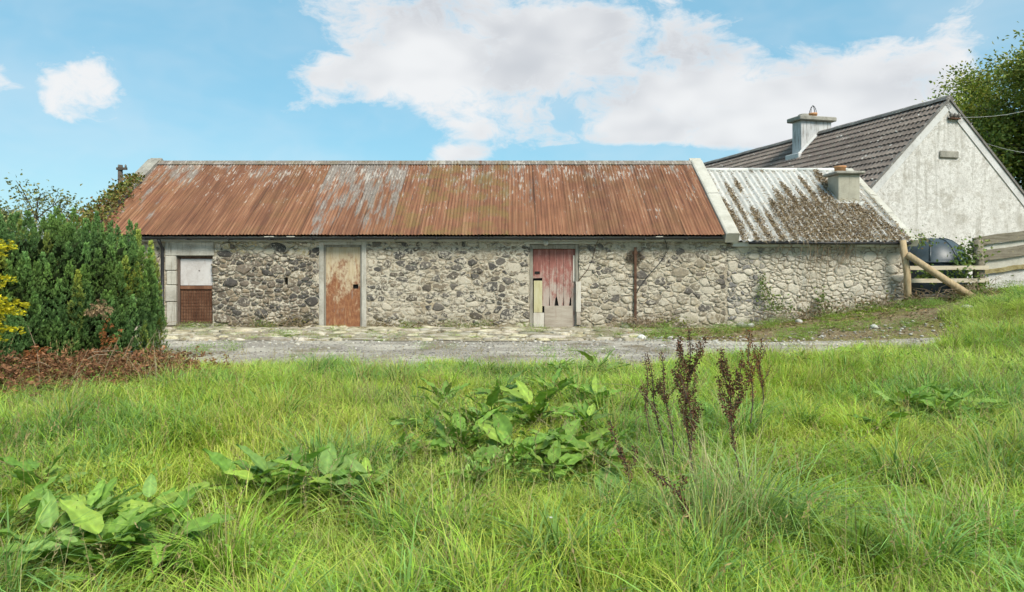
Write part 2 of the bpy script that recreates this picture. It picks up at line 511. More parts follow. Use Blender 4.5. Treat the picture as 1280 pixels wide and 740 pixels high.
    c = mix(nt, rng(nt, g, .44, .64), red, bare)
    finish(nt, c, .85, n1, .35, .005, .15)
    M['red_door'] = m
    M['ply_patch'] = mat_simple('bare_boards', [(.3, (.25, .205, .16)), (.5, (.37, .32, .26)), (.7, (.47, .425, .36))], 2.5, (.8, 1, 5), bump=.2, fine=30, streak=((.22, .13, .10), .56, .5))
    M['yellow_board'] = mat_simple('yellowed_board', [(.3, (.32, .27, .14)), (.5, (.47, .43, .25)), (.7, (.52, .50, .35))], 2.5, (5, 1, .8), bump=.2, fine=30)
    M['pale_board'] = mat_simple('pale_board', [(.3, (.36, .31, .25)), (.5, (.52, .48, .41)), (.7, (.62, .59, .53))], 2.5, (5, 1, .8), bump=.2, fine=30)
    M['void'] = mat_simple('dark_inside', [(.4, (.012, .011, .01)), (.7, (.02, .018, .016))], 2.0)
    # house
    m, nt = new_mat('roughcast_white')
    p = pos(nt)
    n1 = noise(nt, p, .8, 6.0, .65)
    n2 = noise(nt, p, 9.0, 5.0, .7)
    n3 = noise(nt, p, 26.0, 4.0, .7)
    c = ramp(nt, n1, [(.32, (.46, .44, .40)), (.5, (.65, .63, .59)), (.68, (.74, .725, .69))])
    c = mix(nt, rng(nt, mt(nt, 'ADD', mt(nt, 'MULTIPLY', n2, .6), mt(nt, 'MULTIPLY', n1, .4)), .47, .62, 0, .6), c, (.35, .325, .28))
    c = mix(nt, rng(nt, n3, .54, .66, 0, .7), c, (.27, .25, .21))
    s = noise(nt, vmul(nt, p, (3, 3, .35)), 1.6, 5.0, .6)
    c = mix(nt, rng(nt, s, .50, .70, 0, .55), c, (.30, .28, .235))
    s2 = noise(nt, vadd(nt, p, (3, 7, 2)), 2.2, 6.0, .7)
    c = mix(nt, rng(nt, s2, .52, .64, 0, .5), c, (.33, .30, .245))
    finish(nt, c, .95, mt(nt, 'ADD', n3, n2), .7, .03, .1)
    M['roughcast'] = m
    M['verge'] = mat_simple('verge_band', [(.3, (.40, .39, .37)), (.5, (.55, .545, .525)), (.7, (.62, .615, .60))], 1.6, bump=.3, dist=.01, speck=((.22, .21, .19), 22.0, .6, .6))
    M['tile'] = mat_simple('concrete_tile', [(.3, (.105, .085, .073)), (.5, (.165, .135, .115)), (.7, (.23, .195, .165))], 1.6, bump=.4, dist=.01, fine=22, speck=((.50, .50, .46), 7.0, .62, .85), usecol=True)
    M['ridge_tile'] = mat_simple('ridge_tile', [(.3, (.10, .092, .085)), (.5, (.16, .15, .135)), (.7, (.26, .245, .22))], 3.0, bump=.5, dist=.01, speck=((.5, .49, .44), 9.0, .6, .7))
    M['chimney_render'] = mat_simple('chimney_render', [(.3, (.33, .33, .325)), (.5, (.50, .50, .495)), (.7, (.60, .60, .59))], 1.6, bump=.35, dist=.012, streak=((.20, .185, .165), .5, .75))
    M['chimney_beige'] = mat_simple('chimney_beige', [(.3, (.27, .255, .205)), (.5, (.40, .375, .30)), (.7, (.46, .44, .365))], 2.4, bump=.3, dist=.01, streak=((.23, .21, .165), .55, .6))
    M['terracotta'] = mat_simple('terracotta', [(.3, (.38, .17, .075)), (.5, (.50, .25, .115)), (.7, (.56, .35, .2))], 9.0, bump=.3)
    M['wire'] = mat_simple('dull_wire', [(.4, (.06, .06, .06)), (.7, (.12, .12, .12))], 5.0)
    M['pale_wire'] = mat_simple('pale_wire', [(.4, (.3, .31, .29)), (.7, (.42, .43, .4))], 5.0)
    M['white_sheet'] = mat_simple('painted_sheet', [(.3, (.36, .35, .315)), (.5, (.49, .48, .445)), (.7, (.56, .555, .525))], 2.0, (3, .6, .6), rough=.6, bump=.2, speck=((.26, .2, .13), 11.0, .60, .7))
    M['tank'] = mat_simple('tank_plastic', [(.35, (.03, .045, .055)), (.55, (.048, .066, .078)), (.75, (.10, .12, .13))], 3.0, rough=.4, bump=.08, spec=.45)
    M['block'] = mat_simple('concrete_block', [(.3, (.16, .15, .135)), (.5, (.24, .23, .21)), (.7, (.31, .30, .275))], 4.0, bump=.6)
    M['pole'] = mat_simple('pole_wood', [(.3, (.05, .042, .035)), (.6, (.10, .085, .07))], 3.0, (5, 5, .5))
    M['lamp_white'] = mat_simple('lamp_plastic', [(.3, (.42, .41, .36)), (.7, (.56, .55, .50))], 6.0, rough=.5, bump=.1)
    # ground
    m, nt = new_mat('field_soil')
    p = pos(nt)
    n1 = noise(nt, p, 1.1, 6.0, .6)
    n2 = noise(nt, p, 14.0, 6.0, .7)
    c = ramp(nt, mt(nt, 'ADD', mt(nt, 'MULTIPLY', n1, .5), mt(nt, 'MULTIPLY', n2, .5)), [(.3, (.035, .045, .012)), (.5, (.07, .085, .022)), (.7, (.12, .12, .04))])
    s = sepz(nt, p)
    far = rng(nt, s[1], 24, 60)
    c = mix(nt, far, c, (.085, .12, .03))
    # trodden verge along the walls: brown litter, moss
    vg = mt(nt, 'MULTIPLY', rng(nt, s[1], 10.2, 11.2), rng(nt, s[1], 26, 22))
    br = ramp(nt, n2, [(.3, (.10, .075, .04)), (.5, (.19, .145, .085)), (.62, (.28, .23, .14)), (.75, (.17, .165, .05))])
    br = mix(nt, rng(nt, noise(nt, p, 1.7, 5.0, .6), .46, .62, 0, .75), br, (.15, .16, .035))
    c = mix(nt, vg, c, br)
    finish(nt, c, .95, n2, .8, .04, .1)
    M['soil'] = m
    m, nt = new_mat('grey_gravel')
    p = pos(nt)
    n1 = noise(nt, vmul(nt, p, (.5, 1.3, 1)), 1.2, 6.0, .62)
    vo = nd(nt, 'ShaderNodeTexVoronoi', {'Vector': p, 'Scale': 26.0}).outputs
    n2 = noise(nt, p, 22.0, 5.0, .7)
    c = ramp(nt, n2, [(.3, (.20, .175, .145)), (.5, (.34, .305, .255)), (.7, (.52, .475, .405))])
    c = mix(nt, rng(nt, n1, .46, .60, 0, .75), c, (.55, .50, .41))
    c = mix(nt, rng(nt, noise(nt, vadd(nt, p, (4, 4, 0)), .9, 6.0, .65), .52, .66, 0, .75), c, (.18, .14, .08))
    c = mix(nt, rng(nt, noise(nt, vadd(nt, p, (1, 9, 0)), 2.0, 6.0, .65), .6, .68, 0, .6), c, (.14, .145, .04))
    hh = mt(nt, 'ADD', mt(nt, 'MULTIPLY', vo[0], -1.0), n2)
    finish(nt, c, .95, hh, .9, .03, .1)
    M['gravel'] = m
    m, nt = new_mat('apron_bed')
    p = pos(nt)
    n1 = noise(nt, vmul(nt, p, (.6, 1.4, 1)), 2.2, 6.0, .65)
    n2 = noise(nt, p, 24.0, 5.0, .7)
    c = ramp(nt, n2, [(.3, (.16, .125, .075)), (.5, (.28, .235, .16)), (.7, (.44, .40, .32))])
    c = mix(nt, rng(nt, n1, .54, .64, 0, .7), c, (.14, .14, .04))
    c = mix(nt, rng(nt, n1, .46, .36, 0, .8), c, (.50, .465, .385))
    finish(nt, c, .95, n2, .8, .03, .1)
    M['apron_bed'] = m
    M['slab'] = mat_simple('limestone_slab', [(.32, (.17, .14, .085)), (.45, (.36, .32, .235)), (.56, (.53, .495, .40)), (.72, (.60, .57, .48))], 3.6, bump=.9, dist=.015, fine=26,
                           speck=((.17, .145, .06), 7.0, .60, .75), usecol=True)
    M['pebble'] = mat_simple('pebble', [(.3, (.55, .55, .55)), (.5, (.9, .9, .9)), (.7, (1, 1, 1))], 9.0, bump=.3, usecol=True)
    # vegetation
    M['grass'] = mat_leaf('grass_blade', var=.28, transl=.38, patch=(1.08, 1.0, .78), rough=.5, pscale=.5)
    M['tussock'] = mat_leaf('tussock_blade', var=.1, transl=.35, rough=.45)
    M['dock'] = mat_leaf('dock_leaf', var=.3, transl=.28, rough=.55, spec=.3, crinkle=True)
    M['cypress'] = mat_leaf('cypress_spray', var=.0, transl=.12, rough=.6, spec=.2, patch=(1.15, 1.02, .75), pscale=1.4)
    M['leaf'] = mat_leaf('tree_leaf', var=.1, transl=.3, rough=.5, spec=.3)
    M['dead'] = mat_leaf('dead_foliage', var=.1, transl=.1, rough=.8, spec=.1)
    M['bark'] = mat_simple('bark', [(.3, (.05, .04, .028)), (.5, (.11, .09, .065)), (.7, (.19, .16, .12))], 6.0, (4, 4, .8), bump=.9, dist=.02)
    M['twig'] = mat_simple('dry_twig', [(.3, (.16, .115, .07)), (.5, (.28, .21, .135)), (.7, (.38, .31, .21))], 9.0, bump=.4)
    return M


M = make_materials()

# ================================================================ ground
WALL_Y = 15.5


def xo(px):
    return (px - CX) / 55.05


def zo(py):
    return CAMZ + (CY - py) / 55.05


gx = np.unique(np.concatenate([np.array([-900, -500, -250, -120, -60, -40, -30, -22]), np.arange(-18, 22.01, .3), np.array([26, 32, 40, 60, 120, 250, 500, 900])]))
gy = np.unique(np.concatenate([np.array([-300, -120, -50, -20, -10, -6]), np.arange(-3, 26.01, .3), np.array([30, 36, 45, 60, 90, 140, 250, 500, 1200])]))


def grid_mesh(name, xs, ys, mat, dz=0.0, zf=hgt, parent=None):
    X, Y = np.meshgrid(xs, ys)
    Z = zf(X, Y) + dz
    V = np.stack([X, Y, Z], -1).reshape(-1, 3)
    nx, ny = len(xs), len(ys)
    i, j = np.meshgrid(np.arange(nx - 1), np.arange(ny - 1))
    a = (j * nx + i).ravel()
    F = np.stack([a, a + 1, a + nx + 1, a + nx], 1)
    return mk(name, V, F, mat, parent, smooth=True)


ground = tag(grid_mesh('ground', gx, gy, M['soil']), 'rough earth of the field and the verges under the grass', kind='structure')


def track_mesh():
    xs = np.arange(-16, 9.3, .25)
    V, F = [], []
    n = 18
    for x in xs:
        nearY = 8.9 + .18 * float(vnoise(x * 1.3, 2.0)) + .55 * float(smooth01(3, 9, x)) - .2 * float(smooth01(-5, -8, x))
        farY = 12.75 + .35 * float(vnoise(x * 1.1, 9.0)) + .1 * math.sin(x) - .5 * float(smooth01(3, 8, x))
        for k in range(n):
            y = nearY + (farY - nearY) * k / (n - 1)
            V.append((x, y, float(hgt(x, y)) + .012))
    for i in range(len(xs) - 1):
        for k in range(n - 1):
            a = i * n + k
            F.append((a, a + n, a + n + 1, a + 1))
    return mk('gravel_track', V, np.array(F), M['gravel'], smooth=True)


tag(track_mesh(), 'grey gravel track running past the sheds', kind='structure')

# ================================================================ rubble stones by power diagram


def clip_poly(poly, nx, ny, d):
    out = []
    n = len(poly)
    for i in range(n):
        p, q = poly[i], poly[(i + 1) % n]
        a, b = nx * p[0] + ny * p[1] - d, nx * q[0] + ny * q[1] - d
        if a <= 0: out.append(p)
        if a * b < 0:
            t = a / (a - b)
            out.append((p[0] + (q[0] - p[0]) * t, p[1] + (q[1] - p[1]) * t))
    return out


def subdivide(poly):
    out = []
    for i in range(len(poly)):
        a, b = poly[i], poly[(i + 1) % len(poly)]
        out += [a, ((a[0] + b[0]) / 2, (a[1] + b[1]) / 2)]
    return out


def pack_cells(bounds, rects, radf, asp, tries, rnd, fill=0.82, warp=0.0):
    """irregular stones filling a rectangle: list of (centre, r, polygon)"""
    x0, x1, z0, z1 = bounds
    pts = []
    grid = {}
    cell = .25

    def near(x, z, rr):
        ci, cj = int(x // cell), int(z // cell)
        for a in range(ci - 3, ci + 4):
            for b in range(cj - 3, cj + 4):
                for k in grid.get((a, b), ()):
                    yield k
    for stage in (1.0, .8, .62, .48):
        for _ in range(tries):
            x, z = rnd.uniform(x0, x1), rnd.uniform(z0, z1)
            r = radf(x, z, rnd) * stage
            if any(rx0 - r * .35 * asp < x < rx1 + r * .35 * asp and rz0 - r * .35 < z < rz1 + r * .35 for rx0, rx1, rz0, rz1 in rects): continue
            X = x / asp
            if any((pts[k][0] - X) ** 2 + (pts[k][1] - z) ** 2 < (fill * (pts[k][2] + r)) ** 2 for k in near(x, z, r)): continue
            grid.setdefault((int(x // cell), int(z // cell)), []).append(len(pts))
            pts.append((X, z, r))
    A = np.array(pts)
    res = []
    for i, (X, z, r) in enumerate(pts):
        poly = [(X - 2 * r, z - 2 * r), (X + 2 * r, z - 2 * r), (X + 2 * r, z + 2 * r), (X - 2 * r, z + 2 * r)]
        d2 = (A[:, 0] - X) ** 2 + (A[:, 1] - z) ** 2
        for j in np.argsort(d2)[1:22]:
            ox, oz, orr = A[j]
            dx, dz = ox - X, oz - z
            d = (ox * ox + oz * oz - orr * orr - (X * X + z * z - r * r)) / 2
            poly = clip_poly(poly, dx, dz, d)
            if len(poly) < 3: break
        if len(poly) < 3: continue
        for nx, nz, d in ((-1, 0, -x0 / asp), (1, 0, x1 / asp), (0, -1, -z0), (0, 1, z1)):
            poly = clip_poly(poly, nx, nz, d)
        for rx0, rx1, rz0, rz1 in rects:
            a, b = rx0 / asp, rx1 / asp
            px_, pz_ = [p[0] for p in poly], [p[1] for p in poly]
            if not poly or max(px_) < a or min(px_) > b or max(pz_) < rz0 or min(pz_) > rz1: continue
            opts = [(a - X, (1, 0, a)), (X - b, (-1, 0, -b)), (rz0 - z, (0, 1, rz0)), (z - rz1, (0, -1, -rz1))]
            poly = clip_poly(poly, *max(opts)[1])
        if len(poly) < 3: continue
        poly = [(p[0] * asp, p[1]) for p in poly]
        poly = [(p[0] + warp * (float(vnoise(p[0] * 9, p[1] * 9)) - .5), p[1] + warp * (float(vnoise(p[0] * 9 + 30, p[1] * 9 + 11)) - .5)) for q_ in [poly] for p in subdivide(q_)] if warp else poly
        res.append(((X * asp, z), r, poly))
    return res


def poly_area(p):
    return abs(sum(p[i][0] * p[(i + 1) % len(p)][1] - p[(i + 1) % len(p)][0] * p[i][1] for i in range(len(p)))) / 2


def stone_shape(poly, gap, h, rnd, n=10):
    """ring of n points, three rings and a crown: (u, v, outward) triples and faces"""
    cx = sum(p[0] for p in poly) / len(poly); cz = sum(p[1] for p in poly) / len(poly)
    ch = []
    for i in range(len(poly)):
        p, q = poly[i], poly[(i + 1) % len(poly)]
        ch += [(p[0] * .86 + q[0] * .14, p[1] * .86 + q[1] * .14), (p[0] * .14 + q[0] * .86, p[1] * .14 + q[1] * .86)]
    L = [0]
    for i in range(len(ch)):
        a, b = ch[i], ch[(i + 1) % len(ch)]
        L.append(L[-1] + math.hypot(b[0] - a[0], b[1] - a[1]))
    ring = []
    for k in range(n):
        s = L[-1] * k / n
        for i in range(len(ch)):
            if L[i] <= s <= L[i + 1]:
                t = (s - L[i]) / max(1e-9, L[i + 1] - L[i])
                a, b = ch[i], ch[(i + 1) % len(ch)]
                ring.append((a[0] + (b[0] - a[0]) * t, a[1] + (b[1] - a[1]) * t)); break
    ar = sum(ring[i][0] * ring[(i + 1) % len(ring)][1] - ring[(i + 1) % len(ring)][0] * ring[i][1] for i in range(len(ring)))
    if ar < 0: ring.reverse()
    n = len(ring)
    V = []
    tx, tz = rnd.uniform(-.35, .35), rnd.uniform(-.35, .35)
    size = max(1e-3, L[-1] / 6.3)
    for (sc, hh) in ((1.0, -.03), (.965, .55), (.74, .95)):
        for (x, z) in ring:
            dx, dz = x - cx, z - cz
            d = max(1e-4, math.hypot(dx, dz))
            k = max(.25, (d - gap) / d) * sc * rnd.uniform(.88, 1.06)
            out = hh * h * rnd.uniform(.85, 1.12) * (1 + (tx * dx + tz * dz) / size) if hh > 0 else hh
            V.append((cx + dx * k, cz + dz * k, out))
    V.append((cx, cz, h * rnd.uniform(.95, 1.15)))
    F = []
    for r in range(2):
        for i in range(n):
            F.append((r * n + i, r * n + (i + 1) % n, (r + 1) * n + (i + 1) % n, (r + 1) * n + i))
    for i in range(n):
        F.append((2 * n + i, 2 * n + (i + 1) % n, 3 * n))
    return V, F


def lay_stones(cells, style, wall, ploc, y_face, rnd, limit=300, name='stone'):
    cells = sorted(cells, key=lambda c: -poly_area(c[2]))
    rest = MB(); rest_col = []
    for i, (c, r, poly) in enumerate(cells):
        colr, lime, gap, h = style(c[0], c[1], r, rnd)
        V, F = stone_shape(poly, gap, h, rnd)
        V3 = [(u - ploc[0], y_face - o - ploc[1], v - ploc[2]) for (u, v, o) in V]
        cc = (colr[0], colr[1], colr[2], lime)
        if i < limit:
            mk(name, V3, F, M['stone'], wall, np.tile(np.array(cc, np.float32), (len(V3), 1)), smooth=(i % 3 == 0))
        else:
            rest.add(V3, F); rest_col += [cc] * len(V3)
    if rest.v:
        o = mk('small_stones', rest.v, rest.f, M['stone'], wall, np.array(rest_col, np.float32), smooth=True)
        o['kind'] = 'stuff'


def front_wall(x0, x1, z0, z1, rects, y, depth, parent, name, mat):
    """masonry face with openings, reveals going back by depth"""
    xs = sorted({x0, x1, *[r[0] for r in rects], *[r[1] for r in rects]})
    zs = sorted({z0, z1, *[r[2] for r in rects], *[r[3] for r in rects]})
    mb = MB()
    for i in range(len(xs) - 1):
        for j in range(len(zs) - 1):
            mx, mz = (xs[i] + xs[i + 1]) / 2, (zs[j] + zs[j + 1]) / 2
            if any(r[0] < mx < r[1] and r[2] < mz < r[3] for r in rects): continue
            mb.add([(xs[i], y, zs[j]), (xs[i + 1], y, zs[j]), (xs[i + 1], y, zs[j + 1]), (xs[i], y, zs[j + 1])], [(0, 1, 2, 3)])
    for a, b, c, d in rects:
        e = y + depth
        mb.add([(a, y, c), (a, y, d), (a, e, d), (a, e, c)], [(0, 3, 2, 1)])
        mb.add([(b, y, c), (b, y, d), (b, e, d), (b, e, c)], [(0, 1, 2, 3)])
        mb.add([(a, y, d), (b, y, d), (b, e, d), (a, e, d)], [(0, 3, 2, 1)])
        mb.add([(a, y, c), (b, y, c), (b, e, c), (a, e, c)], [(0, 1, 2, 3)])
    return mb


# ================================================================ the long stone shed
SX0, SX1 = -9.62, 4.87
shed = tag(empty('stone_shed', (-2.4, WALL_Y, 0)), 'long low stone shed with a rusted corrugated iron roof and three doors', 'shed')
SL = np.array(shed.location)
D1 = (xo(220), xo(266), zo(405), zo(319))
D2 = (xo(405), xo(452), zo(413), zo(306))
D3 = (xo(662), xo(724), zo(413), zo(305))
SLOT = (xo(355), xo(360), zo(356), zo(347))
DOORS = [D1, D2, D3]
EAVE_Y, EAVE_Z, RIDGE_Y, RIDGE_Z = 15.27, 2.10, 18.26, 4.17
TOPZ = 1.96
mb = front_wall(SX0, SX1, -.25, 2.08, DOORS + [SLOT], WALL_Y, .30, shed, 'wall', M['mortar'])
BK = 2 * RIDGE_Y - WALL_Y
for x in (SX0, SX1 - .03):     # gable ends and back
    mb.add([(x, WALL_Y, -.25), (x, BK, -.25), (x, BK, 2.08), (x, RIDGE_Y, RIDGE_Z - .12), (x, WALL_Y, 2.08)], [(0, 1, 2, 3, 4)])
mb.add([(SX0, BK, -.25), (SX1, BK, -.25), (SX1, BK, 2.08), (SX0, BK, 2.08)], [(1, 0, 3, 2)])
wall = mb.build('wall', M['mortar'], shed)
WL = tuple(SL)
rnd = random.Random(3)


def rad_main(x, z, r):
    if x < -4.3:
        return r.choice([.04, .05, .06, .07, .11]) * (1.2 if z < .35 else 1)
    if x < .4:
        return r.choice([.05, .06, .075, .09, .125])
    return r.choice([.045, .06, .075, .09, .12])


def style_main(x, z, r, rn):
    u = rn.random()
    if x < -4.3:
        col = rn.choice([(.15, .122, .094), (.195, .158, .117), (.235, .19, .135), (.17, .14, .11), (.125, .108, .092)])
        lime = rn.uniform(.0, .62)
        if u < .14: col, lime = (.085, .077, .07), 0.1
        if z > 1.7 and u > .3: col, lime = (.38, .31, .18), .6
        return col, lime, rn.uniform(.003, .012), rn.uniform(.01, .04)
    if x < .4:
        dark = u < (.64 if .1 < z < 1.6 else .40) and r > .042
        if dark:
            col = rn.choice([(.085, .079, .073), (.105, .096, .086), (.135, .122, .106), (.11, .095, .078)])
            return col, rn.uniform(.05, .6), rn.uniform(.004, .022), rn.uniform(.006, .024)
        return rn.choice([(.24, .20, .15), (.29, .245, .18), (.20, .165, .12)]), rn.uniform(.25, .85), rn.uniform(.008, .024), rn.uniform(.004, .018)
    col = rn.choice([(.25, .215, .16), (.31, .27, .20), (.20, .172, .135), (.34, .295, .22)])
    lime = rn.uniform(.2, .8)
    if u < .12: col, lime = (.125, .112, .098), .2
    return col, lime, rn.uniform(.004, .014), rn.uniform(.006, .026)


cement_rects = [(xo(200), xo(268), zo(321), 2.1), (xo(200), xo(222), -.3, zo(320)), (xo(399), xo(458), -.3, 2.1), (xo(655), xo(746), zo(308), 2.1), SLOT]
cells = pack_cells((xo(196), SX1 - .02, -.06, TOPZ + .02), DOORS + cement_rects, rad_main, 1.65, 5200, rnd, warp=.09)
lay_stones(cells, style_main, wall, WL, WALL_Y, rnd)

# cement dressings
mb = MB()
mb.box(xo(207), xo(268), WALL_Y - .028, WALL_Y + .05, zo(319.5), TOPZ - .003, bev=.008)
mb.build('lintel', M['cement'], shed)
for k, (zb, za) in enumerate([(zo(319.8), zo(338)), (zo(338.6), zo(356)), (zo(356.6), zo(377)), (zo(377.6), zo(407))]):
    MB().box(xo(207) + (k % 2) * .03, xo(220.5), WALL_Y - .034 + .006 * (k % 2), WALL_Y + .06, za, zb, bev=.015).build('jamb_block', M['cement'], shed)
for (a, b) in ((xo(399), xo(405)), (xo(452), xo(458))):
    MB().box(a, b, WALL_Y - .018, WALL_Y + .1, -.1, TOPZ - .004, bev=.006).build('door_jamb', M['cement'], shed)
MB().box(xo(405.2), xo(451.8), WALL_Y - .02, WALL_Y + .1, zo(306), TOPZ - .004, bev=.006).build('lintel', M['cement'], shed)
MB().box(xo(655), xo(745), WALL_Y - .024, WALL_Y + .1, zo(305), TOPZ - .004, bev=.006).build('lintel', M['whitewash_cement'], shed)
# wall plate in cast lengths
edges = [SX0, xo(264), xo(402), xo(545), xo(668), xo(790), SX1]
for a, b in zip(edges[:-1], edges[1:]):
    MB().box(a + .003, b - .003, WALL_Y - .045, WALL_Y + .2, TOPZ, 2.072, bev=.006).build('wall_plate', M['fascia'], shed)

# --- first door: white board over a rusted, barred lower leaf
dy = WALL_Y + .09
dr = tag(MB().box(D1[0] + .055, D1[1] - .03, dy + .02, dy + .05, D1[2], D1[3] - .05).build('door', M['rust_sheet'], shed), 'split door, white board above, rusted mesh below')


def sub(mb, name, mat, par, smooth=False):
    return mb.build(name, mat, par, smooth)


sub(MB().box(D1[0] + .06, D1[1] - .035, dy - .005, dy + .017, zo(357), zo(323.5), bev=.004), 'upper_board', M['white_board'], dr)
mb = MB()
for k in range(13):
    x = D1[0] + .075 + k * (D1[1] - D1[0] - .125) / 12
    mb.box(x - .004, x + .004, dy - .018, dy - .008, zo(403), zo(362))
for k in range(11):
    z = zo(402) + k * (zo(362) - zo(402)) / 10
    mb.box(D1[0] + .065, D1[1] - .04, dy - .0075, dy + .001, z - .004, z + .004)
sub(mb, 'mesh_grille', M['rust_bar'], dr)
sub(MB().box(D1[0] + .06, D1[1] - .035, dy - .022, dy + .016, zo(361.5), zo(357.5), bev=.005), 'middle_rail', M['rust_sheet'], dr)
sub(MB().box(D1[0] + .06, D1[1] - .035, dy - .022, dy + .016, zo(405), zo(402.4), bev=.005), 'bottom_rail', M['rust_bar'], dr)
sub(MB().tube([(xo(247), dy - .012, zo(338.5)), (xo(247), dy - .004, zo(338.5))], .014, 10), 'latch_hole', M['void'], dr)
mb = MB().box(D1[0] + .005, D1[0] + .055, dy - .03, dy + .06, D1[2], D1[3] - .002).box(D1[1] - .03, D1[1] - .003, dy - .03, dy + .06, D1[2], D1[3] - .002).box(D1[0] + .056, D1[1] - .031, dy - .028, dy + .06, D1[3] - .05, D1[3] - .003)
mb.build('door_frame', M['dark_wood'], shed)

# --- second door: pale painted sheet gone to rust
dy = WALL_Y + .05
mb = MB()
hx0, hx1, hz0, hz1 = xo(440.5), xo(447.5), zo(361), zo(355.5)
xs = [D2[0] + .035, hx0, hx1, D2[1] - .035]
zs = [zo(411.5), hz0, hz1, zo(309)]
for i in range(3):
    for j in range(3):
        if i == 1 and j == 1: continue
        mb.box(xs[i], xs[i + 1], dy, dy + .03, zs[j], zs[j + 1])
dr = tag(mb.build('door', M['pale_rust_door'], shed), 'pale painted sheet door streaked with rust, square hand hole')
sub(MB().box(hx0 - .02, hx1 + .02, dy + .05, dy + .06, hz0 - .02, hz1 + .02), 'hand_hole', M['void'], dr)
sub(MB().box(D2[0] + .04, D2[1] - .04, dy - .02, dy - .002, zo(412.5), zo(410.3), bev=.004), 'bottom_rail', M['rust_bar'], dr)
mb = MB().box(D2[0] + .002, D2[0] + .033, dy - .03, dy + .06, zo(413), D2[3] - .002).box(D2[1] - .033, D2[1] - .002, dy - .03, dy + .06, zo(413), D2[3] - .002).box(D2[0] + .034, D2[1] - .034, dy - .028, dy + .06, zo(308.8), D2[3] - .003)
mb.build('door_frame', M['grey_wood'], shed)

# --- third door: worn red planks, rotted at the foot and patched
dy = WALL_Y + .10
fx0, fx1 = D3[0] + .075, D3[1] - .085
dr = tag(MB().box(fx0, fx1, dy + .05, dy + .07, zo(411), zo(311)).build('door', M['void'], shed), 'red plank door with rotted foot and bare patch boards')
edge = [xo(666.5), xo(678), xo(687), xo(696), xo(705), xo(714.5), xo(720.5)]
rr = random.Random(9)
for k in range(6):
    a, b = edge[k] + .003, edge[k + 1] - .003
    zt, zb = zo(311.5), (zo(383) if k > 0 else zo(348))
    if k == 5: zb = zo(409)
    w = b - a
    if 0 < k < 5:      # pointed rotten ends
        ia, ib = (.30, .04) if k % 2 else (.06, .30)
        pr = [(a + w * (ia if k > 1 else 0), zb), (b - w * ib, zb), (b - w * ib * .5, zb + .17), (b, zb + .22), (b, zt), (a, zt), (a, zb + .25)]
    else:
        pr = [(a, zb), (b, zb + .01), (b, zt), (a, zt)]
    n = len(pr)
    y0 = dy + rr.uniform(-.004, .004)
    V = [(p[0], y0, p[1]) for p in pr] + [(p[0], y0 + .024, p[1]) for p in pr]
    F = [tuple(range(n)), tuple(range(2 * n - 1, n - 1, -1))] + [(i, n + i, n + (i + 1) % n, (i + 1) % n) for i in range(n)]
    sub(MB().add(V, F), 'plank', M['red_door'], dr)
sub(MB().box(xo(667.4), xo(678), dy - .018, dy - .006, zo(391), zo(351), bev=.004), 'patch_board', M['yellow_board'], dr)
sub(MB().box(xo(666.8), xo(680.3), dy - .034, dy - .02, zo(411), zo(391.2), bev=.004), 'patch_board', M['pale_board'], dr)
sub(MB().box(xo(680.6), xo(716.5), dy - .03, dy - .008, zo(411.2), zo(382.5), bev=.005), 'patch_board', M['ply_patch'], dr)
sub(MB().box(xo(716.6), xo(720), dy - .024, dy - .005, zo(352), zo(319), bev=.003), 'patch_board', M['pale_board'], dr)
sub(MB().box(xo(668.5), xo(675), dy - .012, dy - .006, zo(342.5), zo(339.3)), 'latch_hole', M['void'], dr)
mb = MB().box(D3[0] + .004, D3[0] + .075, dy - .07, dy + .08, zo(412.5), D3[3] - .004, bev=.006).box(D3[1] - .085, D3[1] - .004, dy - .07, dy + .08, zo(412.5), D3[3] - .004, bev=.006).box(D3[0] + .076, D3[1] - .086, dy - .066, dy + .08, zo(311), D3[3] - .006, bev=.006)
mb.build('door_frame', M['grey_wood'], shed)
MB().box(xo(719.8), xo(726), WALL_Y - .03, WALL_Y - .004, zo(390), zo(352), bev=.005).build('jamb_board', M['pale_board'], shed)
MB().box(xo(720.5), xo(725.5), WALL_Y - .028, WALL_Y - .004, zo(406), zo(390.4), bev=.005).build('jamb_board', M['ply_patch'], shed)
MB().box(xo(660), xo(722), WALL_Y - .28, WALL_Y + .22, -.09, zo(412.6), bev=.02).build('door_step', M['slab'], shed)
MB().box(SLOT[0], SLOT[1], WALL_Y + .28, WALL_Y + .3, SLOT[2], SLOT[3]).build('slot_back', M['void'], shed)
# door backs close the openings
for d in DOORS:
    MB().box(d[0], d[1], WALL_Y + .26, WALL_Y + .28, d[2], d[3]).build('door_back', M['void'], shed)


# --- corrugated roof
def corr_sheet(xa, xb, y0, z0, y1, z1, pitch, amp, phase, rows, lift=0.0, seg=8, sag=0.0, skew=0.0, rn=random):
    n = max(8, int((xb - xa) / pitch * seg))
    L = math.hypot(y1 - y0, z1 - z0)
    ny, nz = -(z1 - z0) / L, (y1 - y0) / L
    V, F = [], []
    for r in range(rows + 1):
        t = r / rows
        for i in range(n + 1):
            x = xa + (xb - xa) * i / n
            off = amp * math.sin(2 * math.pi * (x - phase) / pitch) + lift - sag * math.sin(math.pi * t) + (skew * (1 - t) if r == 0 else 0)
            V.append((x, y0 + (y1 - y0) * t + ny * off, z0 + (z1 - z0) * t + nz * off))
    for r in range(rows):
        for i in range(n):
            a = r * (n + 1) + i
            F.append((a, a + 1, a + n + 2, a + n + 1))
    return V, F


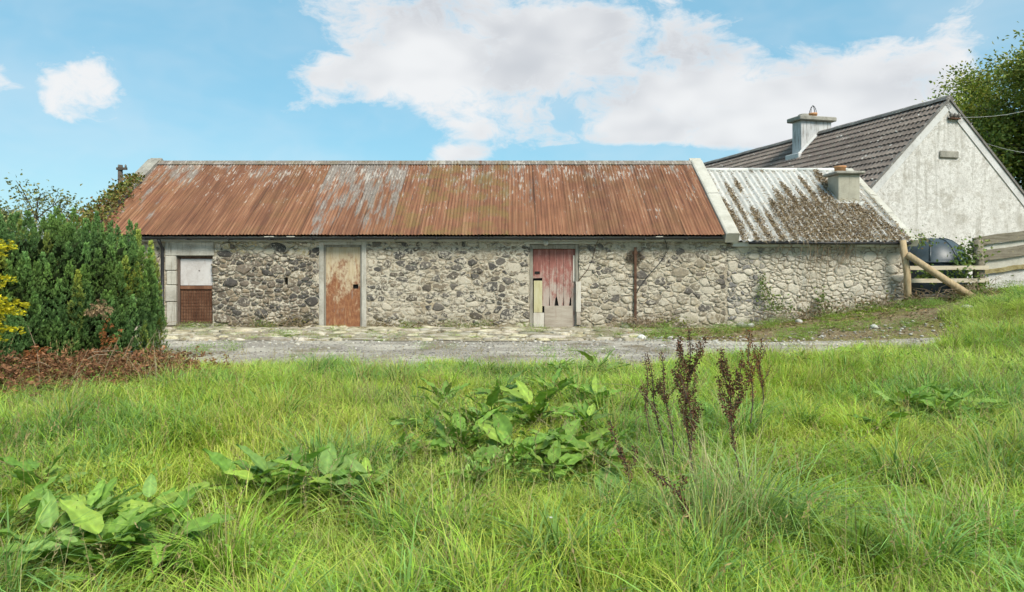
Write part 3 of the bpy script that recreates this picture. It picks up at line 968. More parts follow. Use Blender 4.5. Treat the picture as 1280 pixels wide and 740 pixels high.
roof = tag(empty('roof'), 'rust red corrugated iron roof with grey galvanised patches')
roof.parent = shed
roof.location = (0, 0, 0)
rr = random.Random(21)
sw = .665
x = SX0 + .18
k = 0
while x < 4.74:
    xb = min(x + sw + .05, 4.765)
    mid = (x + xb) / 2
    g = rr.uniform(0, .22)
    ridge_px = CX + mid * FPX / RIDGE_Y
    if ridge_px < 250: g = .36
    if 425 < ridge_px < 508: g = .62
    if 560 < ridge_px < 660: g = max(g, .25)
    moss = rr.uniform(0, .25) + (.75 if 500 < ridge_px < 620 else 0)
    V, F = corr_sheet(x, xb, EAVE_Y - rr.uniform(0, .025), EAVE_Z, RIDGE_Y - .03, RIDGE_Z - .02, .0762, .0095, 0, 6, lift=.004 + .008 * (k % 2), sag=rr.uniform(0, .012), rn=rr)
    cv = np.tile(np.array([[g, rr.uniform(0, .55), moss]]), (len(V), 1))
    cv[np.array(V)[:, 0] < x + .035, 1] = 1.0       # dirt along the lap
    mk('roof_sheet', np.array(V) - SL, F, M['rust_roof'], roof, cv, smooth=True)
    x += sw
    k += 1
# back slope
V, F = corr_sheet(SX0 + .18, 4.765, 2 * RIDGE_Y - EAVE_Y, EAVE_Z, RIDGE_Y + .03, RIDGE_Z - .02, .0762, .0095, 0, 2, seg=4)
mk('back_sheeting', np.array(V) - SL, [f[::-1] for f in F], M['rust_roof'], roof, (.2, .4, .2), smooth=True)
# ridge capping
x = SX0 + .1
while x < 4.7:
    xb = min(x + 1.86, 4.79)
    pr = [(-.17, -.105), (-.10, -.055), (-.04, -.01), (0, .012), (.04, -.01), (.10, -.055), (.17, -.105)]
    V = [(xx, RIDGE_Y + a, RIDGE_Z + .035 + b) for xx in (x, xb) for (a, b) in pr] + [(xx, RIDGE_Y + a, RIDGE_Z + .022 + b) for xx in (x, xb) for (a, b) in pr]
    n = len(pr)
    F = [(i, n + i, n + i + 1, i + 1) for i in range(n - 1)] + [(2 * n + i, 2 * n + i + 1, 3 * n + i + 1, 3 * n + i) for i in range(n - 1)] + [(0, 2 * n, 3 * n, n)]
    mk('ridge_cap', np.array(V) - SL, F, M['rust_roof'], roof, (rr.uniform(.6, .95), .8, .5), smooth=False)
    x = xb + .003


def coping(xa, xb, y0, z0, y1, z1, lift, thick, mat, parent, name, ploc, segs=5, wob=.01):
    L = math.hypot(y1 - y0, z1 - z0)
    ny, nz = -(z1 - z0) / L, (y1 - y0) / L
    for s in range(segs):
        a, b = s / segs + .0012, (s + 1) / segs - .0012
        w0 = random.uniform(-wob, wob)
        mb = MB()
        V = []
        for (t) in (a, b):
            for (x, o) in ((xa, -thick), (xb, -thick), (xb, lift + w0), (xb - .03, lift + .02 + w0), (xa + .03, lift + .02 + w0), (xa, lift + w0)):
                V.append((x, y0 + (y1 - y0) * t + ny * o, z0 + (z1 - z0) * t + nz * o))
        F = [(i, (i + 1) % 6, 6 + (i + 1) % 6, 6 + i) for i in range(6)] + [(5, 4, 3, 2, 1, 0), (6, 7, 8, 9, 10, 11)]
        mb.add(V, F)
        mb.build(name, mat, parent)


coping(4.77, 5.07, EAVE_Y - .06, EAVE_Z - .04, RIDGE_Y, RIDGE_Z, .07, .16, M['whitewash_cement'], shed, 'verge_coping', SL, 4)
coping(4.77, 5.07, 2 * RIDGE_Y - EAVE_Y, EAVE_Z - .04, RIDGE_Y + .003, RIDGE_Z, .07, .16, M['whitewash_cement'], shed, 'verge_coping', SL, 2)
coping(SX0 - .1, SX0 + .21, EAVE_Y - .06, EAVE_Z - .04, RIDGE_Y, RIDGE_Z, .08, .16, M['cement_grey'], shed, 'verge_coping', SL, 4)
coping(SX0 - .1, SX0 + .21, 2 * RIDGE_Y - EAVE_Y, EAVE_Z - .04, RIDGE_Y + .003, RIDGE_Z, .08, .16, M['cement_grey'], shed, 'verge_coping', SL, 2)

# --- gutter, brackets, downpipe
pr = [(.052 * math.cos(a), .052 * math.sin(a)) for a in np.linspace(math.pi, 2 * math.pi, 9)]
GY, GZ = EAVE_Y - .01, EAVE_Z - .045
xs = np.linspace(SX0 + .1, 4.72, 40)
V, F = [], []
for x in xs:
    dz = -.012 * math.sin((x + 9) * .45) ** 2
    V += [(x, GY + a, GZ + b + dz) for a, b in pr] + [(x, GY + a * .9, GZ + b * .9 + dz) for a, b in pr[::-1]]
m_ = 18
for i in range(len(xs) - 1):
    for q in range(m_):
        F.append((i * m_ + q, i * m_ + (q + 1) % m_, (i + 1) * m_ + (q + 1) % m_, (i + 1) * m_ + q))
gut = mk('gutter', np.array(V) - SL, F, M['black_iron'], shed, smooth=False)
for x in np.arange(SX0 + .5, 4.7, .93):
    MB().box(x - .012, x + .012, GY - .06, WALL_Y - .04, GZ - .068, GZ - .056).box(x - .012, x + .012, GY - .062, GY - .054, GZ - .056, GZ + .005).build('gutter_bracket', M['black_iron'], shed)
for (pa, pb) in ((330, 342), (358, 368), (820, 829)):
    a, b = pa - CX, pb - CX
    MB().box(a * 15.2 / FPX, b * 15.2 / FPX, GY - .058, GY - .03, GZ - .004, GZ + .014).build('gutter_debris', M['whitewash_cement'], shed)
xdp = xo(205)
MB().tube([(xdp, GY, GZ - .05), (xdp, GY + .06, GZ - .14), (xdp, WALL_Y - .07, GZ - .24), (xdp, WALL_Y - .07, .12), (xdp, WALL_Y - .16, .04)], .036, 10).build('downpipe', M['black_iron'], shed, True)

# --- rusted stay, cable, bulkhead lamp, loose wire on the right half of the wall
bar = MB().box(xo(792.0), xo(795.2), WALL_Y - .075, WALL_Y - .05, zo(401), zo(309), bev=.004)
bar.box(xo(790.2), xo(796.8), WALL_Y - .05, WALL_Y - .0, zo(318), zo(314))
bar.build('iron_stay', M['rust_bar'], shed)
cp = [(829, 296), (832, 305), (833, 314), (829, 321), (823, 330), (814, 340), (806, 349), (799, 358), (795, 366)]
MB().tube([(xo(a), WALL_Y - .06 - .02 * math.sin(i), zo(b)) for i, (a, b) in enumerate(cp)], [.008] * 3 + [.013] + [.009] * 5, 6).build('cable', M['black_iron'], shed, True)
MB().tube([(xo(748), WALL_Y - .05, zo(299)), (xo(744), WALL_Y - .03, zo(308)), (xo(741), WALL_Y - .035, zo(322)), (xo(735), WALL_Y - .03, zo(336)), (xo(727), WALL_Y - .03, zo(346)), (xo(722), WALL_Y - .02, zo(352))], .007, 6).build('loose_wire', M['rust_bar'], shed, True)
lm = MB().lathe([(.0, 0), (.055, 0), (.06, .015), (.06, .05), (.045, .075), (.0, .08)], 12, (0, 0, 0))
lm.v = [(xo(682) + p[0], WALL_Y - .05 - p[2], zo(303.5) + p[1] * 1.15) for p in lm.v]
lm.build('bulkhead_lamp', M['lamp_white'], shed, True)

# ================================================================ lower shed joined at the right
EX0, EX1 = 4.873, 8.90
low = tag(empty('lower_shed', (6.9, WALL_Y, .2)), 'lower whitewashed stone outhouse under a dead ivy covered roof with stub chimney', 'outhouse')
LL = np.array(low.location)
E_EY, E_EZ, E_RZ = 15.28, 1.96, 3.955
mb = front_wall(EX0, EX1, -.2, 1.90, [], WALL_Y + .01, .3, low, 'wall', M['mortar'])
mb.add([(EX1, WALL_Y + .01, -.2), (EX1, BK, -.2), (EX1, BK, 1.9), (EX1, RIDGE_Y, E_RZ - .1), (EX1, WALL_Y + .01, 1.9)], [(0, 1, 2, 3, 4)])
mb.add([(EX0, BK - .01, -.2), (EX1, BK - .01, -.2), (EX1, BK - .01, 1.9), (EX0, BK - .01, 1.9)], [(1, 0, 3, 2)])
lwall = mb.build('wall', M['mortar'], low)


def style_low(x, z, r, rn):
    col = rn.choice([(.38, .345, .29), (.46, .43, .37), (.30, .27, .225), (.52, .49, .43)])
    lime = rn.uniform(.65, 1.25)
    if x < 5.7 and rn.random() < .5: col, lime = rn.choice([(.2, .19, .18), (.27, .25, .22)]), .2
    return col, lime, rn.uniform(.004, .014), rn.uniform(.008, .03)


cells = pack_cells((EX0 + .02, EX1 - .01, -.08, 1.88), [], lambda x, z, r: r.choice([.04, .05, .065, .085, .125]), 1.5, 3600, random.Random(8), warp=.09)
lay_stones(cells, style_low, lwall, tuple(LL), WALL_Y + .01, random.Random(4))
edges = [4.98, 6.1, 7.3, 8.2, 8.88]
for a, b in zip(edges[:-1], edges[1:]):
    MB().box(a + .003, b - .003, WALL_Y - .10, WALL_Y + .1, 1.845, 1.945, bev=.006).build('fascia_board', M['white_fascia'], low)
MB().tube([(5.3, E_EY - .01, 1.925), (8.92, E_EY - .01, 1.915)], .032, 8).build('gutter', M['black_iron'], low, True)
lroof = tag(empty('roof'), 'white painted corrugated sheets under dead ivy')
lroof.parent = low
x = 5.08
E_PITCH = .146
while x < 8.9:
    xb = min(x + E_PITCH * 7, 8.96)
    V, F = corr_sheet(x, xb, E_EY - .02, E_EZ, RIDGE_Y, E_RZ, E_PITCH, .026, 5.08, 4, lift=.0 + .004 * (int(x * 10) % 2))
    mk('roof_sheet', np.array(V) - LL, F, M['white_sheet'], lroof, smooth=True)
    x = xb - .0 if xb < 8.95 else 9.5
V, F = corr_sheet(5.08, 8.96, 2 * RIDGE_Y - E_EY, E_EZ, RIDGE_Y + .003, E_RZ, E_PITCH, .026, 5.08, 2, seg=5)
mk('back_sheeting', np.array(V) - LL, [f[::-1] for f in F], M['white_sheet'], lroof, smooth=True)
for a, b in ((5.08, 6.3), (6.303, 7.6), (7.603, 8.96)):
    MB().tube([(a, RIDGE_Y, E_RZ + .01), (b, RIDGE_Y, E_RZ + .01)], .055, 10).build('ridge_cap', M['white_fascia'], lroof, True)
coping(8.90, 9.10, E_EY, E_EZ - .03, RIDGE_Y, E_RZ, .05, .1, M['whitewash_cement'], low, 'verge_flashing', LL, 3)
# stub chimney
ch = MB().box(8.03, 8.56, 16.8, 17.36, 2.6, 3.66, bev=.012).build('chimney', M['chimney_beige'], low)
sub(MB().box(7.94, 8.66, 16.71, 17.45, 3.66, 3.735, bev=.02), 'cap', M['cement_grey'], ch)
sub(MB().lathe([(.13, 0), (.13, .10), (.145, .11), (.145, .15), (.11, .15), (.11, .02)], 14, (8.17, 17.0, 3.735)), 'chimney_pot', M['terracotta'], ch, True)
sub(MB().box(7.98, 8.61, 16.68, 16.797, 2.78, 2.97, bev=.01, M=None), 'flashing', M['white_fascia'], ch)

# ================================================================ white house behind
HX, HY, HA = 13.42, 21.0, math.radians(14.5)
house = tag(empty('white_house', (HX, HY, 0), HA), 'whitewashed gabled house with dark tiled roof behind the outhouse', 'house')
W_, R_, RZ, HL = 3.6, 3.5, 6.5, 17.0
EZ = RZ - R_


def hm(mb, name, mat, parent=None, smooth=False):
    return mk(name, mb.v, mb.f, mat, parent or house, np.array(mb.c, np.float32), smooth)


mb = MB()
mb.add([(-W_, 0, -.2), (W_, 0, -.2), (W_, 0, EZ), (0, 0, RZ), (-W_, 0, EZ)], [(0, 1, 2, 3, 4)])
mb.add([(-W_, HL, -.2), (W_, HL, -.2), (W_, HL, EZ), (0, HL, RZ), (-W_, HL, EZ)], [(4, 3, 2, 1, 0)])
mb.add([(-W_, 0, -.2), (-W_, HL, -.2), (-W_, HL, EZ), (-W_, 0, EZ)], [(3, 2, 1, 0)])
mb.add([(W_, 0, -.2), (W_, HL, -.2), (W_, HL, EZ), (W_, 0, EZ)], [(0, 1, 2, 3)])
hm(mb, 'wall', M['roughcast'])
SLh = math.hypot(W_, R_)
cP, sP = W_ / SLh, R_ / SLh
hroof = tag(mk('roof', [(0, 0, 0)], [], None, house), 'dark concrete tiles in courses, flecked with lichen')
bpy.data.objects.remove(hroof)
hroof = empty('roof')
hroof.parent = house
gauge = .30
ncourse = int((SLh + .25) / gauge)
rr = random.Random(2)
for side in (-1, 1):
    for kc in range(ncourse):
        s0, s1 = kc * gauge + .02, (kc + 1) * gauge + .07
        pitch = .175 if side < 0 else .84
        n = int(HL / pitch * 6) if side < 0 else 20
        V, F = [], []
        for (s, o) in ((s0, .02), (s1, .065), (s1, .025)):
            for i in range(n + 1):
                y = -.05 + (HL + .1) * i / n
                w = (.020 * math.sin(2 * math.pi * y / pitch + (kc % 2) * 1.2)) if side < 0 else 0
                oo = o + w + .012 * math.sin(y * .9 + kc * .2) * .6 + (rr.uniform(-.006, .006) if i % 6 == 0 else 0)
                V.append((side * (s * cP + sP * oo), y, RZ - s * sP + cP * oo))
        for r in range(2):
            for i in range(n):
                a = r * (n + 1) + i
                F.append((a, a + 1, a + n + 2, a + n + 1) if side < 0 else (a, a + n + 1, a + n + 2, a + 1))
        t = rr.uniform(.85, 1.15)
        mk('tile_course', V, F, M['tile'], hroof, (t, t, t), smooth=False)
y = -.06
while y < HL:
    V, F = [], []
    pr = [(-.16, -.09), (-.11, .0), (-.045, .05), (.045, .05), (.11, .0), (.16, -.09)]
    yb = y + .44
    dz = rr.uniform(-.008, .008)
    V = [(a, yy, RZ + .07 + b + dz) for yy in (y, yb) for a, b in pr]
    n = len(pr)
    F = [(i, i + 1, n + i + 1, n + i) for i in range(n - 1)] + [tuple(range(n - 1, -1, -1)), tuple(range(n, 2 * n))]
    mk('ridge_tile', V, F, M['ridge_tile'], hroof)
    y = yb + .012
# verge bands on the gable
for side in (-1, 1):
    mb = MB()
    V = []
    for (s, o) in ((0.0, -.01), (SLh + .12, -.01), (SLh + .12, -.24), (0.0, -.24)):
        for yy in (-.03, .0):
            V.append((side * (s * cP + sP * o), yy, RZ - s * sP + cP * o))
    F = [(0, 2, 4, 6), (1, 7, 5, 3), (0, 1, 3, 2), (2, 3, 5, 4), (4, 5, 7, 6), (6, 7, 1, 0)]
    mb.add(V, F if side > 0 else [f[::-1] for f in F])
    hm(mb, 'verge_band', M['verge'])
    mb = MB()
    V = []
    for (s, o) in ((0.0, .055), (SLh + .28, .055), (SLh + .28, -.01), (0.0, -.01)):
        for yy in (-.07, -.005):
            V.append((side * (s * cP + sP * o), yy, RZ - s * sP + cP * o))
    mb.add(V, F if side > 0 else [f[::-1] for f in F])
    hm(mb, 'bargeboard', M['ridge_tile'])
# gable vent and bracket
hm(MB().box(-.36, .36, -.06, .0, 4.70, 4.93, bev=.03), 'gable_vent', M['cement_grey'])
br = hm(MB().box(-.02, .36, -.12, -.0, 5.90, 5.94), 'wire_bracket', M['rust_bar'])
for xx in (.0, .15, .30):
    hm(MB().lathe([(.03, 0), (.05, .03), (.05, .09), (.025, .13)], 8, (xx, -.10, 5.95)), 'insulator', M['ridge_tile'], br)
# house chimney astride the ridge
hc = hm(MB().box(-.85, .52, 5.74, 6.28, 5.2, 7.0, bev=.015), 'chimney', M['chimney_render'])
hm(MB().box(-1.0, .66, 5.59, 6.43, 7.0, 7.17, bev=.03), 'cap', M['cement_grey'], hc)
hm(MB().lathe([(.21, 0), (.20, .1), (.16, .13), (.15, .05)], 14, (-.55, 6.0, 7.17)), 'chimney_pot', M['cement_grey'], hc, True)
pot = hm(MB().lathe([(.16, 0), (.15, .12), (.17, .13), (.17, .19), (.12, .19), (.12, .03)], 14, (-.12, 6.0, 7.17)), 'chimney_pot', M['terracotta'], hc, True)
mb = MB()
for a in range(4):
    an = a * math.pi / 2 + .4
    pth = [(-.12 + .14 * math.cos(an), 6 + .14 * math.sin(an), 7.35), (-.12 + .13 * math.cos(an), 6 + .13 * math.sin(an), 7.46), (-.12 + .07 * math.cos(an), 6 + .07 * math.sin(an), 7.6), (-.12, 6, 7.67)]
    mb.tube(pth, .014, 5)
hm(mb, 'pot_guard', M['wire'], hc)
hm(MB().add([(-1.0, 5.64, RZ - 1.0 * R_ / W_ + .11), (-.2, 5.64, RZ - .2 * R_ / W_ + .11), (-.2, 5.735, RZ - .2 * R_ / W_ + .2), (-1.0, 5.735, RZ - 1.0 * R_ / W_ + .2)], [(0, 1, 2, 3)]), 'flashing', M['verge'], hc)
hm(MB().box(-1.08, -.853, 5.6, 6.4, 5.5, 5.72, bev=.02), 'flashing', M['verge'], hc)

# ================================================================ stone apron in front of the doors
AX0, AX1 = -9.5, 3.4


def apron_z(X, Y):
    return hgt(X, Y) + .02


xs = np.arange(AX0, AX1 + .01, .3)
V, F = [], []
n = 12
for x in xs:
    fy = 12.6 + .3 * float(vnoise(x * 1.4, 31.0)) + 1.6 * float(smooth01(1.0, 3.6, x))
    for k in range(n):
        y = fy + (WALL_Y + .05 - fy) * k / (n - 1)
        V.append((x, y, float(hgt(x, y)) + .022))
for i in range(len(xs) - 1):
    for k in range(n - 1):
        a = i * n + k
        F.append((a, a + n, a + n + 1, a + 1))
apron = tag(mk('stone_apron', V, np.array(F), M['apron_bed'], smooth=True), 'worn limestone paving between the track and the shed doors', kind='structure')
rnd = random.Random(12)
cells = pack_cells((-8.6, 2.6, 12.75, 15.42), [(D3[0] - .1, D3[1] + .1, 15.1, 15.6)], lambda x, z, r: r.choice([.08, .12, .17, .25]), 1.8, 1500, rnd, .86, warp=.16)
cells = [c for c in cells if rnd.random() < .74 - .4 * max(0, (c[0][0] - 1) / 2)]
for (c, r, poly) in cells:
    V, F = stone_shape(poly, rnd.uniform(.01, .05), rnd.uniform(.015, .045), rnd)
    base = float(hgt(c[0], c[1])) + .024
    V3 = [(u, v, base + o * (1.0 if o > 0 else .5)) for (u, v, o) in V]
    t = rnd.uniform(.55, 1.12)
    mk('slab', V3, F, M['slab'], apron, (t, t * rnd.uniform(.95, 1.0), t * rnd.uniform(.82, 1.0)), smooth=True)

# ================================================================ stones lying about
ICO_V = np.array([(0, 0, 1)] + [(math.cos(a) * .894, math.sin(a) * .894, .447) for a in np.arange(5) * 2 * math.pi / 5] + [(math.cos(a + math.pi / 5) * .894, math.sin(a + math.pi / 5) * .894, -.447) for a in np.arange(5) * 2 * math.pi / 5] + [(0, 0, -1)])
ICO_F = np.array([(0, 1 + i, 1 + (i + 1) % 5) for i in range(5)] + [(1 + i, 6 + i, 1 + (i + 1) % 5) for i in range(5)] + [(6 + i, 6 + (i + 1) % 5, 1 + (i + 1) % 5) for i in range(5)] + [(11, 6 + (i + 1) % 5, 6 + i) for i in range(5)])


def scatter_shape(PV, PF, pts, scl, rotz, cols, tilt=None):
    """stack many transformed copies of one small shape into arrays"""
    N = len(pts)
    c, s = np.cos(rotz)[:, None], np.sin(rotz)[:, None]
    X = PV[None, :, 0] * scl[:, None, 0]; Y = PV[None, :, 1] * scl[:, None, 1]; Z = PV[None, :, 2] * scl[:, None, 2]
    V = np.stack([X * c - Y * s, X * s + Y * c, Z], -1) + pts[:, None, :]
    F = PF[None] + (np.arange(N) * len(PV))[:, None, None]
    C = np.repeat(cols[:, None, :], len(PV), 1)
    return V.reshape(-1, 3), F.reshape(-1, PF.shape[1]), C.reshape(-1, 3)


N = 5200
px = RNG.uniform(-9, 9.5, N); py = RNG.uniform(8.9, 13.6, N)
pale = RNG.random(N) < smooth01(11.2, 13.0, py) * .5 + .02
sz = RNG.uniform(.008, .026, N) * np.where(pale, 1.35, 1.0)
sc3 = np.stack([sz * RNG.uniform(.8, 1.5, N), sz, sz * .6], 1)
cc = np.where(pale[:, None], np.array([[.56, .53, .46]]), np.array([[.34, .315, .275]])) * RNG.uniform(.6, 1.2, (N, 1))
V, F, C = scatter_shape(ICO_V, ICO_F, np.stack([px, py, hgt(px, py) + .012 + sz * .2], 1), sc3, RNG.uniform(0, 6.28, N), cc)
tag(mk('loose_gravel', V, F, M['pebble'], col=C), 'loose grey and pale chippings on the track', 'gravel', kind='stuff')


def rock(x, y, s, c, seed, label):
    r = np.random.default_rng(seed)
    mbv = []
    # two-level rounded lump
    V = ICO_V * (1 + r.uniform(-.18, .22, (12, 1)))
    mid, Fn, cache = list(map(tuple, V)), [], {}

    def m(a, b):
        k = (min(a, b), max(a, b))
        if k not in cache:
            p = (np.array(mid[a]) + np.array(mid[b])) / 2
            mid.append(tuple(p / np.linalg.norm(p) * (np.linalg.norm(mid[a]) + np.linalg.norm(mid[b])) / 2 * r.uniform(.94, 1.06)))
            cache[k] = len(mid) - 1
        return cache[k]
    for a, b, c_ in ICO_F:
        x1, x2, x3 = m(a, b), m(b, c_), m(c_, a)
        Fn += [(a, x1, x3), (x1, b, x2), (x3, x2, c_), (x1, x2, x3)]
    P = np.array(mid) * np.array([[s * r.uniform(1, 1.4), s, s * .72]])
    z = float(hgt(x, y))
    o = mk('loose_stone', P, Fn, M['pebble'], None, np.tile(np.array(c), (len(P), 1)), smooth=True)
    o.location = (x, y, z + s * .4)
    o.rotation_euler = (0, 0, r.uniform(0, 6))
    tag(o, label, 'stone', 'loose stones along the track')


def on_ground(px, py):
    """ground point seen at a photo pixel"""
    best = None
    for Y in np.arange(2.0, 30, .02):
        X = (px - CX) / FPX * Y
        Z = CAMZ + (CY - py) / FPX * Y
        if Z <= float(hgt(X, Y)):
            return X, Y
    return (px - CX) / FPX * 15, 15.0


for i, (a, b, s, c, l) in enumerate([
        (923, 405, .085, (.62, .61, .58), 'round pale stone at the foot of the outhouse wall'),
        (802, 424, .075, (.68, .66, .62), 'white stone on the gravel below the dead root tangle'),
        (1093, 411, .07, (.64, .62, .57), 'white stone on the verge in front of the bramble bank'),
        (999, 404, .075, (.5, .48, .44), 'grey stone against the weeds at the outhouse wall'),
        (1208, 388, .10, (.55, .52, .46), 'flat stone beside the foot of the leaning brace'),
        (838, 424, .05, (.6, .58, .53), 'small pale stone right of the white stone on the gravel'),
        (893, 400, .10, (.36, .34, .31), 'largest grey stone where the two sheds meet'),
        (778, 409, .12, (.33, .30, .26), 'brown boulder under the iron stay')]):
    X, Y = on_ground(a, b)
    rock(X, min(Y, 15.3), s, c, i + 3, l)

# ================================================================ timber frame by the outhouse corner
tf = tag(empty('timber_barrier', (8.9, 15.15, .45)), 'rough timber barrier with slanting round brace beside the outhouse corner', 'barrier')
PX1 = (1133 - CX) / FPX * 15.15
MB().tube([(PX1 + .04, 15.15, .25), (PX1 + .02, 15.15, 1.2), (PX1 - .07, 15.17, 1.98)], [.075, .072, .066], 12).build('post', M['raw_post'], tf, True)
X2 = (1224 - CX) / FPX * 15.4
MB().tube([(X2 + .02, 15.42, .5), (X2, 15.42, 1.4), (X2 - .02, 15.42, 2.0)], [.13, .12, .105], 10).build('post', M['old_board'], tf, True)
b0 = P0 = Vector(((1134 - CX) / FPX * 15.05, 15.05, CAMZ + (CY - 318) / FPX * 15.05))
b1 = Vector(((1224 - CX) / FPX * 14.7, 14.7, CAMZ + (CY - 377) / FPX * 14.7))
MB().tube([b0, b0.lerp(b1, .5) + Vector((0, 0, -.01)), b1], [.07, .078, .085], 12).build('brace', M['raw_post'], tf, True)
for (ya, yb) in ((335, 334.5), (351, 350.5)):
    za, zb = CAMZ + (CY - ya) / FPX * 15.22, CAMZ + (CY - yb) / FPX * 15.25
    xa, xb = PX1 + .0, (1236 - CX) / FPX * 15.25
    V = []
    for (x, z) in ((xa, za), (xb, zb)):
        V += [(x, 15.24, z - .045), (x, 15.29, z - .045), (x, 15.29, z + .045), (x, 15.24, z + .045)]
    MB().add(V, [(0, 3, 2, 1), (4, 5, 6, 7), (0, 1, 5, 4), (1, 2, 6, 5), (2, 3, 7, 6), (3, 0, 4, 7)]).build('rail', M['raw_rail'], tf)

# board fence climbing away to the right
bf = tag(empty('board_fence', (11.2, 15.3, .8)), 'weathered grey board fence with white lower boards right of the tank', 'fence')


def slant_board(pxa, ya0, ya1, pxb, yb0, yb1, Y, th, mat, name, Yb=None):
    Yb = Yb or Y
    V = []
    for (p, a, b, yy) in ((pxa, ya0, ya1, Y), (pxb, yb0, yb1, Yb)):
        x = (p - CX) / FPX * yy
        zt, zb = CAMZ + (CY - a) / FPX * yy, CAMZ + (CY - b) / FPX * yy
        V += [(x, yy, zb), (x, yy + th, zb), (x, yy + th, zt), (x, yy, zt)]
    # subdivide along the length with slight wander
    n = 7
    A, B = np.array(V[:4]), np.array(V[4:])
    W = []
    for i in range(n + 1):
        t = i / n
        W.append(A * (1 - t) + B * t + np.array([0, 0, random.uniform(-.012, .012)]))
    Fs = []
    for i in range(n):
        for q in range(4):
            Fs.append((i * 4 + q, i * 4 + (q + 1) % 4, i * 4 + 4 + (q + 1) % 4, i * 4 + 4 + q))
    Fs += [(3, 2, 1, 0), (n * 4, n * 4 + 1, n * 4 + 2, n * 4 + 3)]
    mb = MB().add(np.concatenate(W), Fs)
    return mb.build(name, mat, bf)


slant_board(1217, 297, 308, 1330, 282, 292.5, 15.55, .05, M['old_board'], 'board')
slant_board(1226, 313, 326, 1330, 300, 313, 15.55, .05, M['old_board'], 'board')
slant_board(1226, 306.5, 314.5, 1330, 291, 302, 15.61, .03, M['whitewash_cement'], 'white_board')
slant_board(1226, 325, 341, 1330, 312, 326, 15.61, .03, M['whitewash_cement'], 'white_board')
slant_board(1226, 339, 344, 1330, 323, 328, 15.50, .12, M['moss_stone'], 'mossy_sill')
slant_board(1226, 344, 372, 1330, 328, 364, 15.56, .12, M['roughcast'], 'plinth')
for p in (1300,):
    x = (p - CX) / FPX * 15.7
    MB().box(x - .06, x + .06, 15.65, 15.78, .5, 2.4, bev=.01).build('post', M['old_board'], bf)

# ================================================================ tank behind the barrier
tk = tag(empty('water_tank', (10.2, 16.6, .58)), 'dark blue plastic tank with domed lid half hidden by brambles', 'tank')
prof = [(.70, 0), (.74, .06), (.72, .5), (.74, .82), (.74, .90)]
MB().lathe(prof, 28, (10.2, 16.6, .58)).build('body', M['tank'], tk, True)
mb = MB()
prof = [(.775, .0), (.78, .045), (.76, .06), (.70, .20), (.58, .40), (.42, .535), (.24, .60), (.0, .62)]
mb.lathe(prof, 28, (10.2, 16.6, 1.465))
lid = mb.build('lid', M['tank'], tk, True)
for a in range(8):
    an = a * math.pi / 4 + .2
    pth = [(10.2 + r * math.cos(an), 16.6 + r * math.sin(an), 1.465 + z + .006) for r, z in ((.765, .06), (.70, .20), (.58, .40), (.42, .535), (.24, .60))]
    sub(MB().tube(pth, .02, 6), 'rib', M['tank'], lid, True)
pl = MB()
for r_ in range(2):
    for k in range(5):
        x = 9.35 + k * .45 + (r_ % 2) * .1
        pl.box(x + .004, x + .442, 15.6, 15.78, .2 + r_ * .28, .474 + r_ * .28, bev=.008)
tag(pl.build('block_wall', M['block']), 'low grey block wall under the tank behind the barrier rails', 'block wall')

# ================================================================ pole and wires
po = tag(empty('utility_pole', (-22.95, 40, 0)), 'distant wooden utility pole with short crossarm above the left gable', 'pole')
MB().tube([(-22.95, 40, -.2), (-22.95, 40, 7.25)], [.17, .13], 10).build('shaft', M['pole'], po, True)
MB().box(-23.1, -22.5, 39.83, 39.95, 6.95, 7.09).build('crossarm', M['pole'], po)
for xx in (-22.98, -22.58):
    MB().lathe([(.04, 0), (.06, .05), (.05, .14), (.02, .18)], 8, (xx, 39.9, 7.09)).build('insulator', M['ridge_tile'], po)
for (a, b, lab) in (((1202, 147, 20.9), (1340, 116, 24.0), 'upper pale wire from the house gable to the right'), ((1222, 176, 21.3), (1340, 188, 26.0), 'lower pale wire crossing the tree behind the gable')):
    A = Vector(((a[0] - CX) / FPX * a[2], a[2], CAMZ + (CY - a[1]) / FPX * a[2]))
    B = Vector(((b[0] - CX) / FPX * b[2], b[2], CAMZ + (CY - b[1]) / FPX * b[2]))
    pts = [A.lerp(B, t) + Vector((0, 0, -.25 * math.sin(math.pi * t))) for t in np.linspace(0, 1, 9)]
    o = MB().tube(pts, .007, 5).build('overhead_wire', M['pale_wire'])
    tag(o, lab, 'wire')

# ================================================================ foliage helpers


def frame_from(d):
    """orthonormal frames for an array of directions"""
    d = d / np.linalg.norm(d, axis=1, keepdims=True)
    up = np.tile(np.array([[0, 0, 1.0]]), (len(d), 1))
    up[np.abs(d[:, 2]) > .97] = (1, 0, 0)
    a = np.cross(d, up); a /= np.linalg.norm(a, axis=1, keepdims=True)
    b = np.cross(a, d)
    return d, a, b


def leaves(pts, dirs, length, width, cols, rng_, fold=.25):
    """diamond leaves (4 points, 2 triangles folded on the midrib)"""
    N = len(pts)
    d, a, b = frame_from(dirs)
    th = rng_.uniform(0, 2 * np.pi, N)[:, None]
    s = a * np.cos(th) + b * np.sin(th)
    nrm = np.cross(d, s)
    L, W = length[:, None], width[:, None]
    p0 = pts
    p1 = pts + d * L * .45 + s * W * .5 + nrm * W * fold
    p2 = pts + d * L
    p3 = pts + d * L * .45 - s * W * .5 + nrm * W * fold
    V = np.stack([p0, p1, p2, p3], 1).reshape(-1, 3)
    b0 = np.arange(N)[:, None] * 4
    F = np.concatenate([b0 + np.array([[0, 1, 2]]), b0 + np.array([[0, 2, 3]])], 1).reshape(-1, 3)
    C = np.repeat(cols, 4, 0)
    return V, F, C


